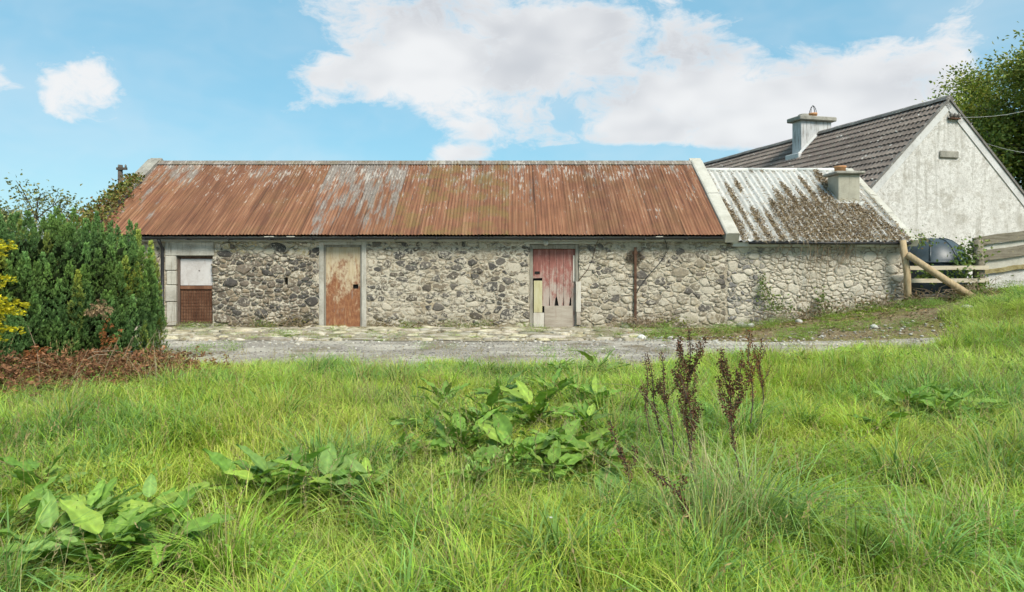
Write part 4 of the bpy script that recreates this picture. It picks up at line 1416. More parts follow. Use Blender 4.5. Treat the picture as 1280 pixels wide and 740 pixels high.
def blades(N, rng_, spread, hmin, hmax, w, lean, droop, cbase, ctip, cvar=.15, lev=5, tufts=0):
    """bent grass blades: returns V, F(quads), C"""
    ang = rng_.uniform(0, 2 * np.pi, N)
    rad = spread * np.sqrt(rng_.random(N))
    bx_, by_ = rad * np.cos(ang), rad * np.sin(ang)
    da = ang + rng_.normal(0, .9, N)
    h = rng_.uniform(hmin, hmax, N)
    if tufts:       # blades gathered in tufts that fan out from their own crowns
        ca = rng_.uniform(0, 2 * np.pi, tufts); cr = spread * np.sqrt(rng_.random(tufts))
        ti = rng_.integers(0, tufts, N)
        ox, oy = rng_.normal(0, .028, N), rng_.normal(0, .028, N)
        bx_, by_ = cr[ti] * np.cos(ca[ti]) + ox, cr[ti] * np.sin(ca[ti]) + oy
        lay = rng_.uniform(0, 2 * np.pi, tufts)[ti]
        da = np.where(rng_.random(N) < .4, lay + rng_.normal(0, .5, N), np.arctan2(oy, ox) + rng_.normal(0, .6, N))
        h = h * rng_.uniform(.7, 1.3, tufts)[ti]
    ln = rng_.uniform(.15, 1.0, N) * lean
    dr = rng_.uniform(.3, 1.0, N) * droop
    t = np.linspace(0, 1, lev)[None]
    out = ln[:, None] * h[:, None] * t ** 1.7
    z = h[:, None] * (t - dr[:, None] * t ** 3)
    tw = rng_.uniform(-.6, .6, N)[:, None]
    x = bx_[:, None] + np.cos(da)[:, None] * out
    y = by_[:, None] + np.sin(da)[:, None] * out
    ww = (w * rng_.uniform(.6, 1.25, N))[:, None] * np.clip(1.05 - t ** 1.6, .06, 1)
    sx, sy = -np.sin(da)[:, None] + tw * np.cos(da)[:, None], np.cos(da)[:, None] + tw * np.sin(da)[:, None]
    P1 = np.stack([x + sx * ww, y + sy * ww, z], -1)
    P2 = np.stack([x - sx * ww, y - sy * ww, z], -1)
    V = np.stack([P1, P2], 2).reshape(-1, 3)
    b0 = (np.arange(N) * lev * 2)[:, None, None]
    q = np.array([[2 * i, 2 * i + 1, 2 * i + 3, 2 * i + 2] for i in range(lev - 1)])[None]
    F = (b0 + q).reshape(-1, 4)
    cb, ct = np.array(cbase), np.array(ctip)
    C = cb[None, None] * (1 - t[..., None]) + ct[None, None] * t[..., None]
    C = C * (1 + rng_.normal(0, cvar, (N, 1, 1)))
    C = np.clip(np.repeat(C, 2, 1).reshape(-1, 3), .004, 1)
    return V, F, C


def join(parts):
    Vs, Fs, Cs, b = [], [], [], 0
    for V, F, C in parts:
        Vs.append(V); Fs.append(F + b); Cs.append(C); b += len(V)
    return np.concatenate(Vs), np.concatenate(Fs), np.concatenate(Cs)


def instancer(name, protos, pts, idx, rot, scl):
    """one object that lays small plants on given points"""
    coll = bpy.data.collections.new(name + '_kinds')
    for i, (V, F, C, mat) in enumerate(protos):
        o = mk('%s_%02d' % (name, i), V, F, mat, col=C)
        COL.objects.unlink(o)
        coll.objects.link(o)
    me = bpy.data.meshes.new(name)
    me.vertices.add(len(pts))
    me.vertices.foreach_set('co', np.asarray(pts, np.float32).ravel())
    a = me.attributes.new('idx', 'INT', 'POINT'); a.data.foreach_set('value', np.asarray(idx, np.int32))
    a = me.attributes.new('rot', 'FLOAT_VECTOR', 'POINT'); a.data.foreach_set('vector', np.asarray(rot, np.float32).ravel())
    a = me.attributes.new('scl', 'FLOAT_VECTOR', 'POINT'); a.data.foreach_set('vector', np.asarray(scl, np.float32).ravel())
    o = bpy.data.objects.new(name, me)
    COL.objects.link(o)
    g = bpy.data.node_groups.new(name + '_nodes', 'GeometryNodeTree')
    g.interface.new_socket('Geometry', in_out='INPUT', socket_type='NodeSocketGeometry')
    g.interface.new_socket('Geometry', in_out='OUTPUT', socket_type='NodeSocketGeometry')
    gi, go = g.nodes.new('NodeGroupInput'), g.nodes.new('NodeGroupOutput')
    ci = g.nodes.new('GeometryNodeCollectionInfo')
    ci.inputs['Collection'].default_value = coll
    ci.inputs['Separate Children'].default_value = True
    ci.inputs['Reset Children'].default_value = True

    def na(nm, ty):
        n = g.nodes.new('GeometryNodeInputNamedAttribute')
        n.data_type = ty
        n.inputs['Name'].default_value = nm
        return n.outputs['Attribute']
    ip = g.nodes.new('GeometryNodeInstanceOnPoints')
    ip.inputs['Pick Instance'].default_value = True
    g.links.new(gi.outputs[0], ip.inputs['Points'])
    g.links.new(ci.outputs[0], ip.inputs['Instance'])
    g.links.new(na('idx', 'INT'), ip.inputs['Instance Index'])
    er = g.nodes.new('FunctionNodeEulerToRotation')
    g.links.new(na('rot', 'FLOAT_VECTOR'), er.inputs[0])
    g.links.new(er.outputs[0], ip.inputs['Rotation'])
    g.links.new(na('scl', 'FLOAT_VECTOR'), ip.inputs['Scale'])
    g.links.new(ip.outputs[0], go.inputs[0])
    md = o.modifiers.new('plants', 'NODES')
    md.node_group = g
    return o


# ================================================================ the field of rough grass
G1, G1t = (.11, .19, .025), (.41, .66, .09)      # fresh green; all greens darken at the base, painting shade for depth
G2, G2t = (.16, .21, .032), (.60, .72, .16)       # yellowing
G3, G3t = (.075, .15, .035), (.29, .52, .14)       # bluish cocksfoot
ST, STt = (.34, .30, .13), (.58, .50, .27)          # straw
g_ = np.random.default_rng(77)
kinds = []
PR = .36
for k in range(4):   # 0-3 meadow
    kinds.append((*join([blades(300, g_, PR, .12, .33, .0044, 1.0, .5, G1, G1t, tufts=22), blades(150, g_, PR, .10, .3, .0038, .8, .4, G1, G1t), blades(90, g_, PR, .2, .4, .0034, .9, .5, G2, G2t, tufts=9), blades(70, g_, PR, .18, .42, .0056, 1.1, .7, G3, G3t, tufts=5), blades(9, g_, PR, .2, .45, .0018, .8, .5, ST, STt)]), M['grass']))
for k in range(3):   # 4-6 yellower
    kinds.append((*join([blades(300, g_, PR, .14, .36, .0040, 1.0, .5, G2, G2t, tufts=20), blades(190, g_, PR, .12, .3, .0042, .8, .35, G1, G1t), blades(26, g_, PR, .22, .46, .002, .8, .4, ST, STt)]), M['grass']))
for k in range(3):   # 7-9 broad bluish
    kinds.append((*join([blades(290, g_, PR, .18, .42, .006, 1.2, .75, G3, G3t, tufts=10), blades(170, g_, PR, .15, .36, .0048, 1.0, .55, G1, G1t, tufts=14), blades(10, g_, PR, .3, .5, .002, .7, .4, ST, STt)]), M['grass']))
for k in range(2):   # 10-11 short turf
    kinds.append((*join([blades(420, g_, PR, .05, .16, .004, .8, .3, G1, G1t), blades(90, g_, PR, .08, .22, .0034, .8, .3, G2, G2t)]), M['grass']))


def seed_stalks(n, g, spread):
    parts = [blades(n, g, spread, .42, .68, .0013, .45, .22, (.24, .22, .08), STt, .1, 6)]
    V = parts[0][0].reshape(n, 12, 3)
    top, pre = V[:, 10], V[:, 8]
    m = 9
    pts = np.repeat(pre, m, 0) + (np.repeat(top, m, 0) - np.repeat(pre, m, 0)) * np.tile(np.linspace(-.2, 1.05, m), n)[:, None]
    dirs = np.repeat(top - pre, m, 0) + g.normal(0, .03, (n * m, 3))
    parts2 = leaves(pts, dirs, g.uniform(.014, .03, n * m), g.uniform(.004, .008, n * m), np.tile(np.array([[.36, .29, .16]]), (n * m, 1)) * g.uniform(.7, 1.25, (n * m, 1)), g)
    F4 = parts[0][1]
    Ft = np.concatenate([F4[:, [0, 1, 2]], F4[:, [0, 2, 3]]])
    return join([(parts[0][0], Ft, parts[0][2]), parts2])


for k in range(2):   # 12-13 seed heads
    kinds.append((*seed_stalks(9, g_, .3), M['grass']))
for k in range(2):   # 14-15 small verge tufts
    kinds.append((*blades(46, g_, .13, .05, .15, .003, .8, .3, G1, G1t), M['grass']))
# 16-17 fine-leaved dark herbs
for k in range(2):
    n = 240
    pt = np.stack([g_.normal(0, .13, n), g_.normal(0, .13, n), g_.uniform(.04, .3, n)], 1)
    dd = np.stack([pt[:, 0] * 3, pt[:, 1] * 3, g_.uniform(.0, .5, n)], 1) + g_.normal(0, .25, (n, 3))
    kinds.append((*leaves(pt, dd, g_.uniform(.02, .045, n), g_.uniform(.009, .02, n), np.array([[.22, .36, .085]]) * g_.uniform(.6, 1.4, (n, 1)), g_), M['grass']))

for k in range(3):   # 18-20 coarse arching tufts
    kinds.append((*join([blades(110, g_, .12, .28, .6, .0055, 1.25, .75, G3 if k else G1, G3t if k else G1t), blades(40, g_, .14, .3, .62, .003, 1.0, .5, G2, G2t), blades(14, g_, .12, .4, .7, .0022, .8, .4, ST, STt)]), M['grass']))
# where it grows: dense in view, thinner with distance
gsp = .30
jx, jy = np.meshgrid(np.arange(-9.5, 13.2, gsp), np.arange(1.4, 13.6, gsp))
X = jx.ravel() + RNG.uniform(-.16, .16, jx.size); Y = jy.ravel() + RNG.uniform(-.16, .16, jx.size)
kp = np.abs(X) < Y * .80 + 2.2
X, Y = X[kp], Y[kp]
edge = 9.5 + .5 * (vnoise(X * 1.1, X * 0 + 4.0) - .5) + .2 * smooth01(2, 8, X)
bank = (np.exp(-(((X - 10.9) / 1.9) ** 2 + ((Y - 12.0) / 2.2) ** 2)) > .16) & (Y < 13.9)
keep = ((Y < edge) | bank) & ~((np.abs(X - (-5.6 + (Y - 6.7) * .707)) < .5) & (Y > 6.3) & (Y < 9.0))
X, Y, edge, bank = X[keep], Y[keep], edge[keep], bank[keep]
n = len(X)
u = RNG.random(n)
patch = vnoise(X * .55 + 20, Y * .55 + 5)
patch2 = vnoise(X * .9 + 40, Y * .9 + 15)
IDX = np.where(u < .62, RNG.integers(0, 4, n), RNG.integers(4, 7, n))
IDX = np.where((patch > .60) & (u < .75), RNG.integers(4, 7, n), IDX)
IDX = np.where((patch2 > .66) & (u > .35) & (u < .8), RNG.integers(7, 10, n), IDX)

hs = .58 + .68 * vnoise(X * .9 + 9, Y * .9 + 2) + RNG.normal(0, .1, n)
hs *= np.where(Y > edge - 1.2, .85, 1.0)
hs = np.clip(hs, .4, 1.3)
IDX = np.where((Y > edge - .45) & ~bank & (u < .7), RNG.integers(10, 12, n), IDX)
SCL = np.stack([np.full(n, 1.0), np.full(n, 1.0), hs], 1)
e_ = .15
sxx, syy = (hgt(X + e_, Y) - hgt(X - e_, Y)) / (2 * e_), (hgt(X, Y + e_) - hgt(X, Y - e_)) / (2 * e_)
# lay each patch along the slope: turn about its own axis first, then tilt
ROT = []
for i in range(n):
    q = Vector((0, 0, 1)).rotation_difference(Vector((-sxx[i], -syy[i], 1)).normalized()).to_matrix() @ Matrix.Rotation(RNG.uniform(0, 6.28), 3, 'Z')
    ROT.append(tuple(q.to_euler()))
ROT = np.array(ROT)
PT = np.stack([X, Y, hgt(X, Y) - .015], 1)
# seed heads and low herbs among the grass
sel = RNG.random(n)
for (lo, hi, ka, kb) in ((0, .36, 12, 14), (.36, .5, 16, 18), (.5, .62, 18, 21)):
    s_ = (sel >= lo) & (sel < hi) & (Y < edge - .5) & ((ka != 16) | (patch2 < .42))
    k_ = int(s_.sum())
    ex, ey = X[s_] + RNG.uniform(-.15, .15, k_), Y[s_] + RNG.uniform(-.15, .15, k_)
    PT = np.concatenate([PT, np.stack([ex, ey, hgt(ex, ey)], 1)])
    IDX = np.concatenate([IDX, RNG.integers(ka, kb, k_)])
    z_ = RNG.uniform(.7, 1.1, k_)
    SCL = np.concatenate([SCL, np.stack([z_, z_, z_], 1)])
    ROT = np.concatenate([ROT, np.stack([np.zeros(k_), np.zeros(k_), RNG.uniform(0, 6.28, k_)], 1)])
# weeds and turf creeping over the verge, apron joints and track crown
m_ = 4200
vx = RNG.uniform(-8.5, 10.5, m_); vy = RNG.uniform(9.2, 15.4, m_)
den = np.zeros(m_)
den += smooth01(12.3, 13.2, vy) * smooth01(1.6, 3.6, vx) * .95 * (vnoise(vx * 1.3, vy * 1.3) > .36)
den += (vy > 12.6) * (vx < 2) * .30 * (vnoise(vx * 1.2 + 7, vy * 1.6) > .62)
den += (np.abs(vy - 10.9) < .5) * .16 * (vnoise(vx * 1.5 + 3, vy) > .55)
den += (vy > 15.05) * .25 * (vnoise(vx * 1.6 + 11, vy) > .5)
kp = RNG.random(m_) < den
vx, vy = vx[kp], vy[kp]
k2 = len(vx)
PT = np.concatenate([PT, np.stack([vx, vy, hgt(vx, vy) + .01], 1)])
IDX = np.concatenate([IDX, np.where(RNG.random(k2) < .75, RNG.integers(14, 16, k2), RNG.integers(16, 18, k2))])
s_ = RNG.uniform(.4, .8, k2)
SCL = np.concatenate([SCL, np.stack([s_, s_, s_ * .8], 1)])
ROT = np.concatenate([ROT, np.stack([np.zeros(k2), np.zeros(k2), RNG.uniform(0, 6.28, k2)], 1)])
grass = instancer('grass', kinds, PT, IDX, ROT, SCL)
tag(grass, 'uncut yellow green meadow grass filling the foreground', 'grass', kind='stuff')

# ================================================================ dock plants
r_ = np.random.default_rng(41)


def dock_leaf_mesh(seed, colr):
    g = np.random.default_rng(seed)
    nu, nv = 13, 7
    V, C = [], []
    wavy, curl = g.uniform(.02, .05), g.uniform(.15, .5)
    for i in range(nu):
        t = i / (nu - 1)
        w = .35 * (math.sin(math.pi * min(1, t * .93 + .07) ** .72)) ** .8 if 0 < i < nu - 1 else (.07 if i == 0 else .004)
        for j in range(nv):
            s = (j / (nv - 1) - .5) * 2
            x = s * w * .52
            edge = abs(s) ** 2
            z = .055 * abs(s) - curl * t * t * .55 + edge * wavy * .7 * math.sin(t * 15 + (0 if s > 0 else 2) + seed) + .012 * math.sin(t * 34 + abs(s) * 5) * abs(s) + g.normal(0, .004)
            V.append((x, t, z))
            k = (1.28 if j == 3 else 1.0) * (1 + .12 * math.sin(t * 19 + abs(s) * 4)) * g.uniform(.93, 1.07)
            C.append((colr[0] * k, colr[1] * k, colr[2] * k))
    F = [(i * nv + j, i * nv + j + 1, (i + 1) * nv + j + 1, (i + 1) * nv + j) for i in range(nu - 1) for j in range(nv - 1)]
    # leaf stalk
    b = len(V)
    V += [(-.012, -.55, -.10), (.012, -.55, -.10), (.014, 0, .0), (-.014, 0, .0), (0, -.55, -.13), (0, .0, -.02)]
    C += [(.12, .13, .03)] * 6
    F += [(b, b + 1, b + 2, b + 3), (b + 1, b + 4, b + 5, b + 2), (b + 4, b, b + 3, b + 5)]
    o = mk('leaf', V, F, M['dock'], None, np.array(C), smooth=True)
    me = o.data
    bpy.data.objects.remove(o)
    return me


DOCK_GREENS = [(.18, .325, .055), (.155, .29, .05), (.215, .365, .065), (.20, .33, .085), (.26, .385, .065)]
dock_meshes = [dock_leaf_mesh(100 + i, DOCK_GREENS[i % 5]) for i in range(10)]
dock_red = dock_leaf_mesh(131, (.26, .10, .03))
dock_yel = dock_leaf_mesh(132, (.30, .24, .05))
pyr = random.Random(17)


def dock(px_, py_, size, nleaf, label, group, odd=None):
    X, Y = on_ground(px_, py_)
    z = float(hgt(X, Y))
    root = tag(empty('dock_plant', (X, Y, z)), label, 'dock plant', group)
    for k in range(int(nleaf * 2.5)):
        me = pyr.choice(dock_meshes)
        if odd and k < len(odd): me = odd[k]
        o = bpy.data.objects.new('leaf', me)
        COL.objects.link(o)
        o.parent = root
        az = k * 2.4 + pyr.uniform(-.5, .5)
        el = pyr.uniform(.3, 1.1)
        L = size * pyr.choice([.42, .55, .7, .8, .95]) * pyr.uniform(.88, 1.1)
        lift = pyr.uniform(.06, .22)
        Rm = Euler((el, 0, az), 'XYZ').to_matrix()
        d = Rm @ Vector((0, 1, 0))
        rr_k = pyr.uniform(.25, .8)
        o.location = Vector((d.x * L * rr_k, d.y * L * rr_k, lift + d.z * L * .35))
        o.rotation_euler = Euler((el - pyr.uniform(.0, .45), pyr.uniform(-.45, .45), az), 'XYZ')
        o.scale = (L * pyr.uniform(.9, 1.25), L, L)


for args in [
    # the middle clump
    (575, 590, .30, 11, 'dock plant at the lower left of the middle dock clump'),
    (640, 605, .34, 12, 'largest dock plant in the front of the middle dock clump'),
    (700, 590, .30, 11, 'dock plant at the lower right of the middle dock clump'),
    (610, 555, .30, 10, 'dock plant in the heart of the middle dock clump'),
    (670, 545, .32, 10, 'dock plant behind the largest one in the middle clump'),
    (735, 565, .28, 9, 'dock plant on the right edge of the middle dock clump'),
    (530, 560, .26, 9, 'dock plant on the left edge of the middle dock clump'),
    (690, 515, .30, 9, 'dock plant at the back of the middle dock clump'),
    (750, 610, .28, 8, 'dock plant between the middle clump and the tussock'),
    (500, 600, .24, 8, 'small dock plant left of and below the middle clump'),
    (555, 525, .26, 8, 'dock plant at the far left back of the middle clump'),
    (625, 515, .28, 8, 'dock plant at the back centre of the middle clump'),
    (745, 525, .26, 8, 'dock plant at the far right back of the middle clump'),
    (600, 625, .24, 7, 'low dock plant in front of the middle clump, left'),
    (690, 630, .24, 7, 'low dock plant in front of the middle clump, right'),
]:
    dock(*args, 'docks in the middle clump')
for args in [
    (60, 735, .24, 11, 'dock plant at the bottom left corner of the field'),
    (135, 740, .26, 12, 'large dock plant beside the dark stub at bottom left'),
    (205, 735, .24, 11, 'dock plant with the reddened leaf at bottom left', ),
    (110, 690, .22, 9, 'dock plant behind the dark stub at lower left'),
    (20, 690, .24, 8, 'dock plant touching the left edge near the bottom'),
    (50, 640, .26, 6, 'taller dock plant near the left edge below the brush pile'),
    (185, 690, .22, 8, 'dock plant right of the dark stub at lower left')]:
    dock(*args, 'docks at the lower left', [dock_red] if 'reddened' in args[4] else None)
for args in [
    (345, 645, .28, 8, 'dock plant left of centre with upright pale leaves'),
    (405, 650, .30, 9, 'dock plant left of centre near the dark grass hollow'),
    (300, 650, .24, 7, 'leftmost dock plant of the row left of centre'),
    (460, 650, .26, 7, 'rightmost dock plant of the row left of centre')]:
    dock(*args, 'docks left of centre')
for args in [
    (1130, 535, .30, 9, 'dock plant on the left of the right hand clump'),
    (1175, 545, .32, 11, 'dock plant in the middle of the right hand clump'),
    (1215, 540, .28, 8, 'dock plant on the right of the right hand clump'),
    (1105, 560, .24, 7, 'yellowing dock plant in front of the right hand clump')]:
    dock(*args, 'docks on the right', [dock_yel, dock_yel] if 'yellowing' in args[4] else None)
for args in [
    (700, 478, .24, 8, 'far dock plant near the track above the middle clump'),
    (745, 482, .26, 8, 'far dock plant by the track, right of its twin'),
    (1070, 462, .24, 7, 'far dock plant by the track on the right'),
    (1000, 470, .20, 6, 'small far dock plant left of the one by the track on the right')]:
    dock(*args, 'docks by the track')

# ================================================================ dead seed stalks of dock


def seed_stalk(px_, y0, y1, lean, branches, Yd, label, col=(.125, .062, .038), dens=1.0):
    X = (px_ - CX) / FPX * Yd
    zt = CAMZ + (CY - y1) / FPX * Yd
    zb = float(hgt(X, Yd)) if y0 is None else CAMZ + (CY - y0) / FPX * Yd
    H = zt - zb
    g = np.random.default_rng(int(px_ * 7 + y1))
    root = tag(empty('seed_stalk', (X, Yd, zb)), label, 'seed stalk', 'dead dock seed stalks beside the tussock')
    main = [Vector((X + lean * t * t * H + .015 * math.sin(t * 9 + px_), Yd + .05 * t, zb + H * t)) for t in np.linspace(0, 1, 9)]
    mb = MB().tube(main, list(np.linspace(.0065, .0025, 9)), 6)
    segs = [(main[4], main[8])] if False else [(main[i], main[i + 1]) for i in range(3, 8)]
    for k in range(branches):
        t = g.uniform(.38, .8)
        i = int(t * 8)
        p = main[i].lerp(main[i + 1], t * 8 - i)
        L = H * g.uniform(.16, .32)
        sx = 1 if k % 2 else -1
        q = p + Vector((sx * L * g.uniform(.15, .42), g.uniform(-.3, .3) * L, L * g.uniform(.75, .95)))
        mid = p.lerp(q, .5) + Vector((sx * L * .07, 0, 0))
        mb.tube([p, mid, q], [.003, .0025, .0018], 5)
        segs += [(p, mid), (mid, q)]
    mb.build('stem', M['bark'], root)
    pts, dr = [], []
    for a, b in segs:
        L = (b - a).length
        n = max(5, int(L * 470 * dens))
        for _ in range(n):
            t = g.random()
            o = Vector(g.normal(0, .0062, 3))
            pts.append(a.lerp(b, t) + o)
            dr.append(o.normalized() + Vector((0, 0, -.25)))
    pts, dr = np.array(pts), np.array(dr)
    n = len(pts)
    V, F, C = leaves(pts, dr, g.uniform(.009, .018, n), g.uniform(.007, .013, n), np.array([col]) * g.uniform(.4, 1.9, (n, 1)), g, .35)
    mk('seed_cluster', V - np.array(root.location), F, M['dead'], root, C)


seed_stalk(829, None, 443, -.13, 2, 4.6, 'leftmost thin dark seed stalk left of the tussock')
seed_stalk(841, None, 441, -.10, 3, 4.75, 'thin dark seed stalk second from the left')
seed_stalk(811, None, 450, -.03, 1, 5.2, 'short seed stalk behind the leftmost two')
seed_stalk(861, None, 412, .01, 9, 4.35, 'tallest branching dark brown seed stalk above the tussock', dens=1.3)
seed_stalk(869, None, 468, -.09, 5, 4.2, 'bushy dark seed stalk under the tallest one', dens=1.3)
seed_stalk(924, None, 438, -.10, 8, 4.1, 'thick dark seed stalk right of the tussock centre', dens=1.5)
seed_stalk(940, None, 412, .0, 4, 5.2, 'reddish brown seed stalk right of the tussock', (.17, .07, .034), 1.0)
seed_stalk(953, None, 422, .01, 5, 5.6, 'thin rusty seed stalk farthest right', (.15, .065, .034), .8)
seed_stalk(789, None, 528, -.2, 2, 3.9, 'leaning seed stalk low on the left of the tussock', dens=1.2)
seed_stalk(881, None, 590, -.55, 2, 3.3, 'bent dark seed stalk hanging over the front of the tussock', dens=1.3)
seed_stalk(88, None, 638, -.03, 0, 3.15, 'dark dry stub standing among docks at bottom left', (.05, .035, .03), 1.6)

# ================================================================ tussock of long grass
TX, TY = on_ground(885, 690)
g_ = np.random.default_rng(5)
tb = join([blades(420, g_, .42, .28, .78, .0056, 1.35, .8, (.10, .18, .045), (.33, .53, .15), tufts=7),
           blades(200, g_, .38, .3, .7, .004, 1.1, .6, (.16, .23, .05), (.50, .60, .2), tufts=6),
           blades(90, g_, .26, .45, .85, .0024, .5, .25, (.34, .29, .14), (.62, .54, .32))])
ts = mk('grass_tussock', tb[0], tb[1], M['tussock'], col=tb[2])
ts.location = (TX, TY, float(hgt(TX, TY)) - .02)
tag(ts, 'large tussock of long arching bluish green grass under the seed stalks', 'grass tussock')
for (px_, py_, n, s, lab) in ((560, 700, 200, .55, 'mid sized tussock of arching grass at the bottom centre'), (1190, 690, 230, .6, 'straw streaked grass tussock at the lower right'), (470, 520, 160, .6, 'dark bluish grass tussock left of the middle dock clump'), (300, 560, 170, .55, 'pale grass tussock in the left of the field')):
    a, b = on_ground(px_, py_)
    dk = 'dark' in lab
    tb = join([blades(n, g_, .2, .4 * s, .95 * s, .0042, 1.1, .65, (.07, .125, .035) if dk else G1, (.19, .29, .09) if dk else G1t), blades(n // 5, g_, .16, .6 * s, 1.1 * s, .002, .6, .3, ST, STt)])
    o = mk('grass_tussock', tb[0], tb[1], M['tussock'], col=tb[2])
    o.location = (a, b, float(hgt(a, b)) - .01)
    tag(o, lab, 'grass tussock')
# long bent straws crossing the foreground
for (pts_, lab) in (([(900, 640), (850, 560), (800, 480), (742, 480)], 'long bleached grass straw arching left from the tussock'), ([(890, 700), (800, 600), (720, 555), (668, 520)], 'long bleached straw leaning far left in front of the docks')):
    P = []
    for i, (a, b) in enumerate(pts_):
        Yd = 4.1 + .25 * i
        P.append(Vector(((a - CX) / FPX * Yd, Yd, CAMZ + (CY - b) / FPX * Yd)))
    sm = []
    for i in range(13):
        t = i / 12 * 3
        k = min(2, int(t)); f = t - k
        sm.append(P[k].lerp(P[k + 1], f))
    for _ in range(2):
        sm = [sm[0]] + [(sm[i - 1] + sm[i] * 2 + sm[i + 1]) / 4 for i in range(1, 12)] + [sm[-1]]
    o = MB().tube(sm, list(np.linspace(.003, .0012, 13)), 5).build('dry_straw', M['twig'])
    tag(o, lab, 'straw')
# small flowers
for (px_, py_, c, lab) in ((688, 648, (.8, .8, .78), 'single white flower in the grass below the middle docks'), (505, 660, (.75, .55, .03), 'small yellow flower left of bottom centre'), (529, 664, (.75, .55, .03), 'small yellow flower right of its yellow twin')):
    X, Y = on_ground(px_, py_ + 45)
    z = float(hgt(X, Y))
    zt = CAMZ + (CY - py_) / FPX * Y
    fl = tag(empty('flower', (X, Y, z)), lab, 'flower')
    MB().tube([(X, Y, z), (X + .01, Y, (z + zt) / 2), (X, Y, zt)], .0018, 5, (.12, .2, .05)).build('stem', M['dock'], fl)
    mb = MB()
    for k in range(6):
        a = k * math.pi / 3
        d, s = Vector((math.cos(a), math.sin(a) * .6 - .3, .5)), Vector((-math.sin(a), math.cos(a), 0))
        b = Vector((X, Y, zt))
        mb.add([b, b + d * .012 + s * .007, b + d * .022, b + d * .012 - s * .007], [(0, 1, 2, 3)], c)
    mb.build('petals', M['dock'], fl)

# ================================================================ cypress hedge
hg = np.random.default_rng(19)


def sprays(pts, dirs, size, cols, g, nl=9, flat=.35):
    """scale-leaf sprays: each a fan of narrow leaflets round a short axis"""
    N = len(pts)
    d, a, b = frame_from(dirs)
    th = g.uniform(0, 2 * np.pi, N)[:, None]
    s = a * np.cos(th) + b * np.sin(th)
    nrm = np.cross(d, s)
    P, D, Ls, Ws, Cs = [], [], [], [], []
    for k in range(nl):
        t = k / (nl - 1)
        side = 1 if k % 2 else -1
        base = pts + d * size[:, None] * t * .62
        dd = d * (0.75 + .35 * t) + s * side * (.8 - .6 * t) + nrm * g.normal(0, flat, (N, 1))
        P.append(base); D.append(dd)
        Ls.append(size * (.62 - .22 * t) * g.uniform(.8, 1.2, N)); Ws.append(size * .17 * g.uniform(.8, 1.3, N))
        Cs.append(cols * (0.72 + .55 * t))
    return leaves(np.concatenate(P), np.concatenate(D), np.concatenate(Ls), np.concatenate(Ws), np.concatenate(Cs), g, .2)


hedge = tag(empty('cypress_hedge', (-6.3, 9.3, 0)), 'tall dense dark green cypress hedge at the left of the track', 'hedge')
HLo = np.array(hedge.location)
axis0, axis1 = np.array([-6.22, 9.95]), np.array([-7.9, 7.7])
plumes = []
ux = (axis1 - axis0) / np.linalg.norm(axis1 - axis0)
vx_ = np.array([ux[1], -ux[0]])
LH = float(np.linalg.norm(axis1 - axis0))
if vx_[1] > 0: vx_ = -vx_


def outline(q, z):
    """radius of the hedge at height z"""
    return .98 * (1 - .16 * max(0, 1 - z / .55) ** 1.5 - .5 * max(0, (z - 1.2) / .8) ** 2.0)


rows = [.06, .32, .58, .84, 1.10, 1.34]
for ri, z0 in enumerate(rows):
    R = outline(0, z0 + .42)
    per = 2 * LH + 2 * math.pi * R
    nn = int(per / .165)
    for k in range(nn):
        s = (k + .5 * (ri % 2) + hg.uniform(-.3, .3)) / nn * per
        if s < LH:
            c, o = axis0 + ux * s, vx_
        elif s < LH + math.pi * R:
            th = (s - LH) / R
            c, o = axis1, vx_ * math.cos(th) + ux * math.sin(th)
        elif s < 2 * LH + math.pi * R:
            c, o = axis1 - ux * (s - LH - math.pi * R), -vx_
        else:
            th = (s - 2 * LH - math.pi * R) / R
            c, o = axis0, -vx_ * math.cos(th) - ux * math.sin(th)
        if o[1] > .75 and z0 < 1.1: continue
        p = c + o * (R - .12 + hg.uniform(-.09, .07))
        plumes.append((np.array([p[0], p[1], z0 + hg.uniform(-.1, .1)]), np.array([o[0], o[1], 0]), hg.uniform(.5, .85), hg.uniform(.10, .155)))
for k in range(95):     # top of upright tips
    t = hg.random()
    q = hg.uniform(-.62, .62)
    c = axis0 + ux * (t * (LH + .9) - .5) + vx_ * q
    plumes.append((np.array([c[0], c[1], 1.56 + hg.uniform(-.08, .1) - .3 * q * q]), np.array([0., 0., 0.]) + hg.normal(0, .12, 3), hg.uniform(.5, .72), hg.uniform(.09, .14)))
P_, D_, S_, C_ = [], [], [], []
for (c, out, h, r) in plumes:
    n = int(150 * (h / .65))
    t = hg.random(n) ** .8
    an = hg.uniform(0, 2 * np.pi, n)
    rad = r * np.clip(np.minimum((1.03 - t) * 1.35, .45 + t * 1.6), 0, 1) * hg.uniform(.6, 1.05, n)
    lean = out * .10
    p = c[None] + np.stack([np.cos(an) * rad + lean[0] * h * t, np.sin(an) * rad + lean[1] * h * t, t * h - h * .15], 1)
    d = np.stack([np.cos(an) * .42 + lean[0], np.sin(an) * .42 + lean[1], 1.0 + .5 * t], 1) + hg.normal(0, .14, (n, 3))
    tone = hg.uniform(.72, 1.25)
    yel = hg.random() < .07
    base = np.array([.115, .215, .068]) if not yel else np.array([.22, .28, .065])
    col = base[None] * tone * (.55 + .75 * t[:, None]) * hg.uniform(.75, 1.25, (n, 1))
    P_.append(p); D_.append(d); S_.append(hg.uniform(.045, .075, n)); C_.append(col)
P_, D_, S_, C_ = map(np.concatenate, (P_, D_, S_, C_))
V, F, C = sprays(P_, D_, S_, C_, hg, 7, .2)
mk('crown', V - HLo, F, M['cypress'], hedge, C)
